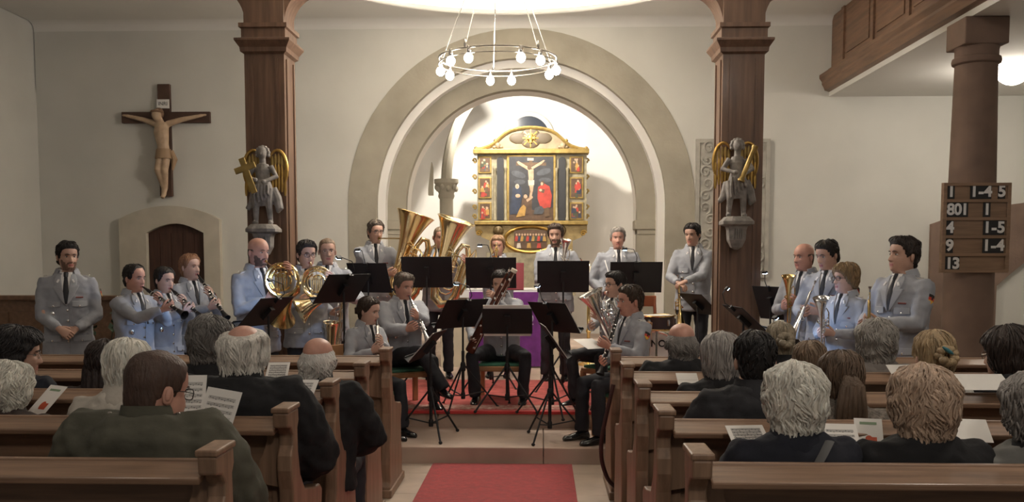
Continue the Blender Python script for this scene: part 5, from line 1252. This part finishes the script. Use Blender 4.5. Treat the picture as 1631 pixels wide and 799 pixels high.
p = person('dark-haired man in grey uniform looking down, hands folded over a trumpet', (1103, 355), 10.0, Z2, -14, hair=('short', DK), head=(-20, 8, 0), group=BAND,
           arms=AR(dict(g=at(1080, 452, 9.70), hd=(-.85, -.3, -.3), n=(0, .3, -1)), dict(g=at(1090, 456, 9.68), hd=(.75, -.3, -.45), n=(0, .3, -1))))
trumpet(frame(at(1083, 482, 9.64), (.03, -.1, -1), (0, 1, 0)), 'gold trumpet hanging bell-down from folded hands', brass)
# seated front
def chair(p, label, yaw, cushion=(.05, .16, .10), back=True):
    loc = p['loc']; s = p['seat']; t = thing('wooden_chair', label, 'chair', (loc.x, loc.y, loc.z), math.radians(yaw), 'wooden chairs of the band'); h = s - loc.z - .035
    q = MB(); q.box((0, -.03, h - .02), (.44, .44, .05)); q.build('seat_frame', wood_chair, t, smooth=False, bevel=.012)
    q = MB(); q.box((0, -.03, h + .015), (.40, .40, .03)); q.build('cushion', mat('chair_cushion_%d' % int(cushion[1] * 100), cushion, .8), t, smooth=False, bevel=.012)
    for sx in (-1, 1):
        for y in (-.23, .17):
            q = MB(); q.box((sx * .20, y, (h - .02) / 2), (.045, .045, h - .02)); q.build('leg', wood_chair, t, smooth=False, bevel=.006)
    if back:
        for sx in (-1, 1):
            q = MB(); q.tube([(sx * .20, .19, h), (sx * .20, .24, h + .42)], .016, 8); q.build('back_post', wood_chair, t)
        q = MB(); q.box((0, .232, h + .36), (.42, .02, .13), rot=(-.1, 0, 0)); q.build('backrest', wood_chair, t, smooth=False, bevel=.006)
fl0, fl1 = at(612, 510, 7.38), at(603, 566, 7.30)
p = person('brown-haired woman in grey uniform playing a silver flute at the pew end', (588, 473), 7.6, Z1, 52, 'sit', hair=('tied', BR), fem=.8, head=(14, 10, 0), lean=6, hs=1.06, group=BAND, skinm=skin_p,
           arms=AR(at(607, 540, 7.33), at(604, 553, 7.31)), legs=dict(L=((.12, -.42, .50), (.11, -.46, .085)), R=((-.10, -.44, .50), (-.08, -.52, .085))))
chair(p, 'wooden chair under the flute player', 52)
cl = clarinet(p['mouth'], fl1, 'slim silver flute held downward by the seated woman', nickel, silver, 'flute')
p = person('broad grey-haired man in grey uniform with white cord playing a silver clarinet, legs crossed', (643, 434), 8.15, Z2, 30, 'sit', hair=('short', (.13, .10, .075)), head=(14, 10, 0), lean=2, hs=1.08, build=.02, full=.6, skinm=skin_r, group=BAND, extra=dict(cord=True),
           arms=AR(at(662, 500, 7.75), at(658, 521, 7.75)), legs=dict(L=((.16, -.44, .50), (.20, -.36, .09)), R=((.02, -.46, .60), (.20, -.60, .24))))
chair(p, 'wooden chair under the cross-legged clarinettist', 30)
clarinet(p['mouth'], at(683, 545, 7.62), 'silver-keyed dark clarinet of the cross-legged man', nickel, mat('silvered_wood', (.30, .30, .31), .3, .6))
p = person('dark-haired man in grey uniform seated behind a desk playing the bassoon', (797, 430), 8.5, Z2, -2, 'sit', hair=('short', DK), head=(-4, 10, 0), lean=8, hs=1.06, group=BAND,
           arms=AR(at(783, 468, 8.22), at(752, 545, 8.2)), legs=dict(L=((.27, -.40, .50), (.24, -.34, .085)), R=((-.27, -.40, .50), (-.24, -.34, .085))))
chair(p, 'wooden chair with green cushion under the bassoonist', -2, (.06, .22, .14), back=False)
bassoon(at(817, 427, 8.12), at(748, 560, 8.22), p['mouth'], 'dark red bassoon with a white bell ring, slanting across its player')
p = person('dark-haired man with glasses in grey uniform playing a silver euphonium', (980, 431), 8.35, Z2, -48, 'sit', hair=('short', DK), glasses='dark', head=(-14, 4, 0), hs=1.05, group=BAND,
           arms=AR(at(946, 500, 8.05), at(940, 520, 7.98)), legs=dict(L=((.20, -.44, .52), (.20, -.38, .085)), R=((-.20, -.44, .52), (-.20, -.40, .085))))
chair(p, 'wooden chair under the euphonium player', -48)
base = at(962, 515, 8.0); tip = at(941, 468, 7.97)
tuba(frame(base, tip - base, (0, 1, -.2)), 'silver euphonium with bell tipped up in the arms of its player', silver, .56, 'euphonium', p['mouth'])
p = person('young brown-haired man in grey uniform with flag badge playing clarinet at the pew end', (1004, 453), 7.45, Z1, -62, 'sit', hair=('short', (.055, .034, .02)), head=(-10, 4, 0), hs=1.1, lean=0, group=BAND, skinm=skin_r,
           arms=AR(at(957, 545, 7.22), at(958, 578, 7.22)), legs=dict(L=((.13, -.43, .51), (.13, -.42, .085)), R=((-.13, -.43, .51), (-.13, -.44, .085))))
chair(p, 'wooden chair under the young clarinettist', -62, back=False)
clarinet(p['mouth'], at(956, 596, 7.2), 'long black clarinet with silver keys of the young man')
# right group
p = person('bald stout man in grey uniform holding a flugelhorn', (1281, 386), 8.3, 0, -48, hair=('bald', (.10, .06, .04)), head=(-14, 4, 0), skinm=skin_r, full=.5, group=BAND, arms=AR(at(1258, 478, 8.05), at(1250, 486, 8.1)))
trumpet(frame(at(1255, 482, 8.02), (-.05, -.2, 1), (.6, 1, 0)), 'golden flugelhorn held upright by the bald man', brass, 'flugelhorn')
p = person('dark-haired man in grey uniform looking down at a silver trumpet', (1318, 382), 7.78, 0, -46, hair=('short', DK), head=(-14, 14, 0), group=BAND, arms=AR(at(1290, 494, 7.52), at(1280, 498, 7.54)))
trumpet(frame(at(1278, 497, 7.44), (-.42, -.2, -1), (.5, 1, .2)), 'silver trumpet slanting down from the hands of the dark-haired man', silver)
p = person('woman with short blonde hair and glasses in grey uniform holding a trumpet', (1347, 419), 7.3, 0, -55, hair=('pixie', (.27, .175, .085)), glasses='dark', fem=.8, head=(-16, 0, 0), hs=1.05, group=BAND, skinm=skin_p, arms=AR(at(1313, 528, 7.05), at(1306, 533, 7.1)))
trumpet(frame(at(1308, 522, 7.0), (-.12, -.3, 1), (.6, 1, 0)), 'silver trumpet held low by the woman with glasses', silver)
p = person('tall man with swept dark hair and flag badge in grey uniform before the column', (1440, 376), 6.78, 0, -62, hair=('quiff', (.028, .018, .014)), head=(-14, -3, 0), hs=1.08, full=.4, group=BAND, build=.01, arms=AR(at(1382, 512, 6.62), at(1370, 522, 6.70)))
trumpet(frame(at(1383, 520, 6.52), (-.05, -.2, -1), (.5, 1, 0)), 'gold trumpet held low by the tall man with the flag badge', brass)
# ------------------------------------------------------------------ stands
stand(424, 496, 7.25, -108, 45, 0, 'tilted black music stand before the bald horn player', led=2, w=.46)
stand(545, 459, 7.75, -128, 42, 0, 'black music stand tilted before the two horn players', led=2, w=.46)
stand(588, 442, 9.2, 165, 25, Z2, 'black music stand before the tuba player with glasses', led=1, w=.44)
stand(680, 433, 9.3, 180, 18, Z2, 'black music stand before the bald tuba player', led=0)
stand(782, 434, 9.35, 180, 18, Z2, 'black music stand before the ruddy trumpeter', led=1)
stand(897, 440, 9.15, 180, 18, Z2, 'black music stand before the bearded man', led=0)
stand(1013, 441, 9.2, 178, 22, Z2, 'black music stand beside the candle before the grey-haired man', led=1)
stand(1114, 484, 9.5, 112, 48, Z2, 'steeply tilted black music stand before the man with folded hands', led=0, w=.46, leg=.75)
stand(1188, 508, 7.6, 96, 48, 0, 'black music stand seen edge-on beside the pillar, blue light above', led=2)
stand(1230, 482, 8.6, 118, 20, 0, 'black music stand turned sideways between pillar and bald man', led=1, w=.44, leg=.5)
stand(735, 499, 8.05, -138, 38, Z2, 'black music stand tilted before the cross-legged clarinettist', led=1, w=.46)
stand(808, 511, 7.98, 180, 22, Z2, 'black music stand upright before the bassoonist', led=0, w=.44, h=.24)
stand(882, 505, 7.75, 138, 38, Z2, 'black music stand with blue light before the euphonium player', led=1, w=.42)
stand(682, 550, 7.42, -98, 42, Z1, 'black music stand with white sheet before the flute player', led=0, w=.40)
stand(880, 542, 7.36, 96, 35, Z1, 'black music stand edge-on before the young clarinettist', led=0, w=.40)
stand(352, 560, 7.3, -112, 40, 0, 'black music stand half hidden by the heads, before the clarinettists', led=2, w=.44)
stand(1264, 562, 7.0, 108, 40, 0, 'black music stand half hidden by the heads, before the woman trumpeter', led=2, w=.44)
# bass drum and snare
dc = at(1040, 548, 9.15); t = thing('bass_drum', 'white-headed bass drum with black lettering behind the front pew', 'drum', (dc.x, 9.15, Z2)); R = .29
Md = Matrix.Translation((0, 0, R + .03)) @ FRONT
q = MB(); q.lathe([(R, -.36), (R, 0)], 36, M=Md, cap=False); q.build('shell', mat('drum_shell', (.05, .03, .03), .3), t)
q = MB(); q.lathe([(R - .005, 0.0), (R - .005, .004)], 36, M=Md); q.build('drum_head', mat('drum_white', (.78, .77, .74), .5), t)
q = MB(); q.torus((0, 0, 0), R, .016, 40, 8); q.xf(Md); q.build('hoop', nickel, t)
text('brand_lettering', 'SONOR', .095, tie_m, t, Matrix.Translation((.02, -.008, R + .195)) @ FRONT, bold=.02)
q = MB()
for k in range(8):
    a = k * PI / 4; q.tube([((R + .02) * math.cos(a), .02, R + .03 + (R + .02) * math.sin(a)), ((R + .02) * math.cos(a), .3, R + .03 + (R + .02) * math.sin(a))], .006, 6)
q.build('tension_rods', nickel, t)
for sx in (-1, 1):
    q = MB(); q.tube([(sx * .2, .1, .12), (sx * .33, .06, .012)], .01, 6); q.build('spur', nickel, t)
sc_ = at(1046, 512, 8.8); t = thing('snare_drum', 'small chrome-rimmed snare drum on a stand above the bass drum', 'drum', (sc_.x, 8.8, Z2)); h = sc_.z - Z2
q = MB(); q.lathe([(.17, h - .07), (.17, h + .06)], 28); q.build('shell', mat('drum_shell', (.05, .03, .03), .3), t)
for z in (h - .07, h + .06):
    q = MB(); q.torus((0, 0, z), .172, .009, 32, 6); q.build('hoop', brass, t)
q = MB(); q.lathe([(.168, h + .06), (.168, h + .063)], 28); q.build('drum_head', mat('drum_white', (.78, .77, .74), .5), t)
q = MB(); q.tube([(0, 0, .3), (0, 0, h - .07)], .012, 8); q.build('post', nickel, t)
for k in range(3):
    a = 2 * PI * k / 3; q = MB(); q.tube([(0, 0, .32), (.2 * math.cos(a), .2 * math.sin(a), .012)], .009, 6); q.build('leg', nickel, t)
for k in range(6):
    a = k * PI / 3; q = MB(); q.lathe([(.013, -.03), (.016, 0), (.013, .03)], 8, M=Matrix.Translation((.18 * math.cos(a), .18 * math.sin(a), h))); q.build('lug', nickel, t)
# red-framed chair beside the drum
c0 = at(1030, 500, 9.8); t = thing('red_chair', 'empty chair with reddish wooden frame beside the drum', 'chair', (c0.x, 9.85, Z2), .2)
for sx in (-1, 1):
    q = MB(); q.tube([(sx * .18, .18, 0), (sx * .18, .19, .45), (sx * .17, .24, .92)], .018, 8); q.build('back_post', mat('red_wood', (.35, .11, .05), .4), t); q = MB(); q.tube([(sx * .18, -.2, 0), (sx * .18, -.2, .43)], .018, 8); q.build('leg', mat('red_wood', (.35, .11, .05), .4), t)
q = MB(); q.box((0, 0, .45), (.42, .42, .04)); q.build('seat', mat('red_wood', (.35, .11, .05), .4), t, smooth=False, bevel=.01)
q = MB(); q.box((0, .235, .87), (.38, .025, .12)); q.build('backrest', mat('red_wood', (.35, .11, .05), .4), t, smooth=False, bevel=.01)
# ------------------------------------------------------------------ the audience
def coatm(name, col, **kw): return mat('coat_' + name, col, .9, var=.2, vscale=9, bump=.5, bscale=14, **kw)
blackc = coatm('black', (.012, .012, .014)); navy = coatm('navy', (.014, .016, .026)); char = coatm('charcoal', (.022, .022, .026)); olive = coatm('olive', (.085, .082, .060)); knit = coatm('cream_knit', (.52, .48, .42)); brownc = coatm('brown', (.05, .035, .03)); furc = mat('fur_grey', (.22, .19, .16), .9, var=.5, vscale=60, bump=1., bscale=120); whitec = coatm('white', (.62, .61, .57)); greyw = coatm('grey_knit', (.20, .18, .165)); greyc = coatm('grey', (.20, .20, .19))
AUD = 'seated listeners'
def aud(label, top, row, hair, coat, head=(0, 4, 0), off=.27, **kw):
    kw.setdefault('trousers', None); ex = kw.pop('extra', {}) or {}
    kw.pop('trousers')
    return person(label, top, PEW[row] + off, 0, kw.pop('yaw', 180), 'sit', AUD, kw.pop('lean', 6), 0, head, kw.pop('hs', 1.1), hair, outfit='coat', coat=coat, extra=ex, ps=kw.pop('ps', .47), neck=kw.pop('neck', .088), **kw)
def lapread(z=.30): return None
# right block
aud('woman with curly white hair in a black coat with a shoulder strap', (1266, 586), 0, ('puffy', (.76, .73, .65)), navy, hs=1.0, collar=.055)
aud('woman with puffy reddish-blonde hair in a black coat', (1470, 590), 0, ('puffy', (.52, .38, .28)), blackc, hs=1.06, head=(0, 2, 0), build=.01)
aud('listener in a grey coat with black collar at the end of the rear pew', (1652, 600), 0, ('puffy', GR), greyc, hs=1.05, extra=dict(collar_mat=blackc))
aud('young man with short black hair in a dark coat', (1203, 527), 1, ('short', (.014, .012, .012)), char, head=(-6, 2, 0), hs=1.02, build=.012)
aud('woman with brown ponytail and grey fur collar', (1340, 557), 1, ('pony', (.13, .085, .055)), furc, hs=1.14, head=(0, 4, 0), fem=.5)
aud('person with a smooth grey bob in a black coat beside the aisle', (1150, 532), 2, ('bob', (.36, .34, .32)), blackc, hs=1.1, head=(-12, 4, 0))
aud('girl with long straight light-brown hair', (1291, 543), 2, ('long', (.20, .135, .085)), brownc, hs=1.08, fem=.5)
aud('woman with pinned-up blonde hair and a blue clip in a white jacket', (1489, 526), 2, ('bun', (.40, .29, .165)), whitec, hs=1.22, fem=.4)
aud('dark-haired woman with glasses turned sideways in a black coat', (1607, 521), 2, ('bob', (.035, .022, .017)), blackc, hs=1.15, head=(38, 4, 0), glasses='wire', build=.015)
aud('grey-haired person in a thick grey-brown knitted collar', (1396, 513), 3, ('puffy', (.34, .32, .29)), greyw, hs=1.1, collar=.09)
aud('woman with a grey-blonde bun in a dark coat before the trumpeters', (1243, 513), 3, ('bun', (.33, .28, .20)), blackc, hs=1.02, fem=.5)
aud('balding grey man in a black coat beside the aisle near the drum', (1086, 512), 3, ('fringe', (.20, .185, .17)), blackc, hs=1.12, head=(4, 4, 0), skinm=skin_r, build=.02)
# left block
aud('man with cropped reddish hair and glasses in an olive coat', (247, 556), 0, ('crop', (.075, .042, .03)), olive, head=(-30, 12, 0), hs=1.2, glasses='dark', build=.05, full=.8, skinm=skin_r, collar=.06, off=.30, neck=.075, extra=dict(straps=True))
aud('old man with wild white hair and a bald crown in a black overcoat', (388, 515), 1, ('fringewild', (.70, .67, .61)), blackc, head=(0, 6, 0), hs=1.0, build=.035, skinm=skin_r, collar=.06)
aud('woman with smooth white hair in a cream knitted jacket', (203, 542), 1, ('bob', (.76, .73, .65)), knit, hs=.97, head=(-6, 4, 0), fem=.3)
aud('woman with short white hair in a brown coat beside the olive-coated man', (14, 580), 1, ('puffy', (.74, .71, .63)), brownc, hs=1.0)
aud('dark-haired woman with glasses showing her face in profile', (28, 524), 2, ('puffy', (.02, .017, .018)), navy, hs=1.1, head=(-65, 4, 0), glasses='wire', fem=.4)
aud('woman with long dark brown hair', (166, 541), 2, ('long', (.030, .018, .016)), brownc, hs=1.14, fem=.5)
aud('grey-haired person in a black coat beside the wild-haired old man', (335, 508), 2, ('puffy', (.16, .15, .14)), blackc, hs=1.0, collar=.09)
aud('bald old man with white fringe and turned-up black collar beside the aisle', (506, 535), 2, ('fringe', (.66, .64, .60)), blackc, hs=1.12, head=(-4, 2, 0), collar=.075, skinm=skin_r, build=.02, side=0)
# shoulder strap of the white-haired woman, hair clip of the blonde woman
def strap(name, label, pts, w, m, cat):
    q = MB(); q.tube(pts, w, 6, flat=.25); tag(q.build(name, m), label, cat)
p0 = [at(1322, 702, 3.02), at(1312, 722, 2.985), at(1300, 744, 2.98)]
strap('bag_strap', 'grey bag strap over the back of the white-haired woman', p0, .016, mat('strap_grey', (.12, .12, .12), .7), 'strap')
q = MB(); c = at(1510, 558, 4.575); q.ell((0, 0, 0), (.035, .012, .010), 10, 6, M=Matrix.Rotation(.6, 3, 'Y')); o = q.build('hair_clip', mat('teal_clip', (.05, .20, .24), .3)); o.location = c; tag(o, 'small teal clip in pinned-up blonde hair', 'hair clip')
# ------------------------------------------------------------------ song sheets
def sheet(px, py, d, w, h, rx, rz, label, ry=0., lines=True, pic=None, cat='paper'):
    t = thing('song_sheet', label, cat, at(px, py, d)); t.rotation_euler = (rx, ry, rz)
    q = MB(); q.box((0, 0, 0), (w, h, .0015)); q.build('page', paper, t, smooth=False)
    if lines:
        q = MB()
        for i in range(6):
            for j in range(4): q.box((0, h * (.34 - i * .125) - j * .0035, .0012), (w * .78, .0008, .0006))
            for j in range(9): q.box((w * (-.34 + .085 * j), h * (.34 - i * .125) - .004 * (1 + (j * 7 + i) % 3), .0012), (.004, .003, .0006))
        q.build('printed_staves', ink, t, smooth=False)
    if pic:
        q = MB(); q.box((w * .1, -h * .12, .0012), (w * .35, h * .18, .0006)); q.ell((0, -h * .1, .001), (w * .14, h * .12, .001), 10, 6); q.build('printed_picture', mat('print_red', (.50, .08, .03), .7), t, smooth=False)
        q = MB(); q.box((0, h * .36, .0012), (w * .6, .012, .0006)); q.build('printed_title', mat('print_green', (.25, .35, .22), .7), t, smooth=False)
    return t
sheet(346, 660, 3.55, .155, .21, 1.15, -.22, 'white music sheet held up beside the olive-coated man', ry=.12)
sheet(302, 634, 3.75, .13, .20, 1.2, .1, 'white sheet half hidden by the head of the man with glasses')
sheet(470, 620, 4.32, .20, .15, .55, -.05, 'white sheet held beside the wild-haired old man')
sheet(442, 591, 4.95, .12, .15, .6, .1, 'white sheet held by the bald old man with the turned-up collar')
sheet(72, 640, 4.15, .13, .20, .75, -.5, 'white leaflet with dark print held in front of the brown coat', lines=False, pic=True)
sheet(1192, 694, 3.50, .15, .13, .5, .12, 'white sheet held low at one side of the curly white-haired woman')
sheet(1342, 706, 3.42, .13, .21, .6, -.1, 'white music sheet held between the two rear-pew women')
sheet(1384, 694, 3.58, .105, .16, .85, -.22, 'small booklet with a red picture standing on the pew ledge', lines=False, pic=True)
sheet(1563, 608, 4.42 + .0, .25, .14, .45, .0, 'open white sheet before the dark-haired woman with glasses', lines=False)
sheet(1440, 592, 5.2, .16, .14, .5, .05, 'white sheet before the woman with pinned-up hair', lines=False)
sheet(1095, 603, 5.18, .12, .12, .45, .0, 'white sheet beside the person with the grey bob', lines=False)
sheet(1545, 685, 3.55, .14, .14, .5, -.2, 'white sheet beside the reddish-blonde woman', lines=False)
sheet(940, 547, 8.0, .2, .26, .25, .5, 'white sheet lying on the knee of the euphonium player', lines=False)
sheet(1588, 762, 2.86, .115, .075, .20, .05, 'blank card lying on the ledge of the rearmost pew', lines=False)
# rope barrier on the pew end
pts = [at(977, 612, 6.0), at(968, 650, 5.98), at(957, 700, 5.95), at(958, 735, 5.93), at(968, 765, 5.92), at(984, 778, 5.95)]
q = MB()
sp = []
for i in range(len(pts) - 1):
    for k in range(5):
        sp.append(pts[i].lerp(pts[i + 1], k / 5))
sp.append(pts[-1])
for _ in range(4): sp = [sp[0]] + [(sp[i - 1] + sp[i] * 2 + sp[i + 1]) / 4 for i in range(1, len(sp) - 1)] + [sp[-1]]
q.tube(sp, .014, 8); t = q.build('barrier_rope', mat('maroon_rope', (.06, .018, .015), .5)); tag(t, 'dark maroon rope hanging from the end of the front pew', 'rope')
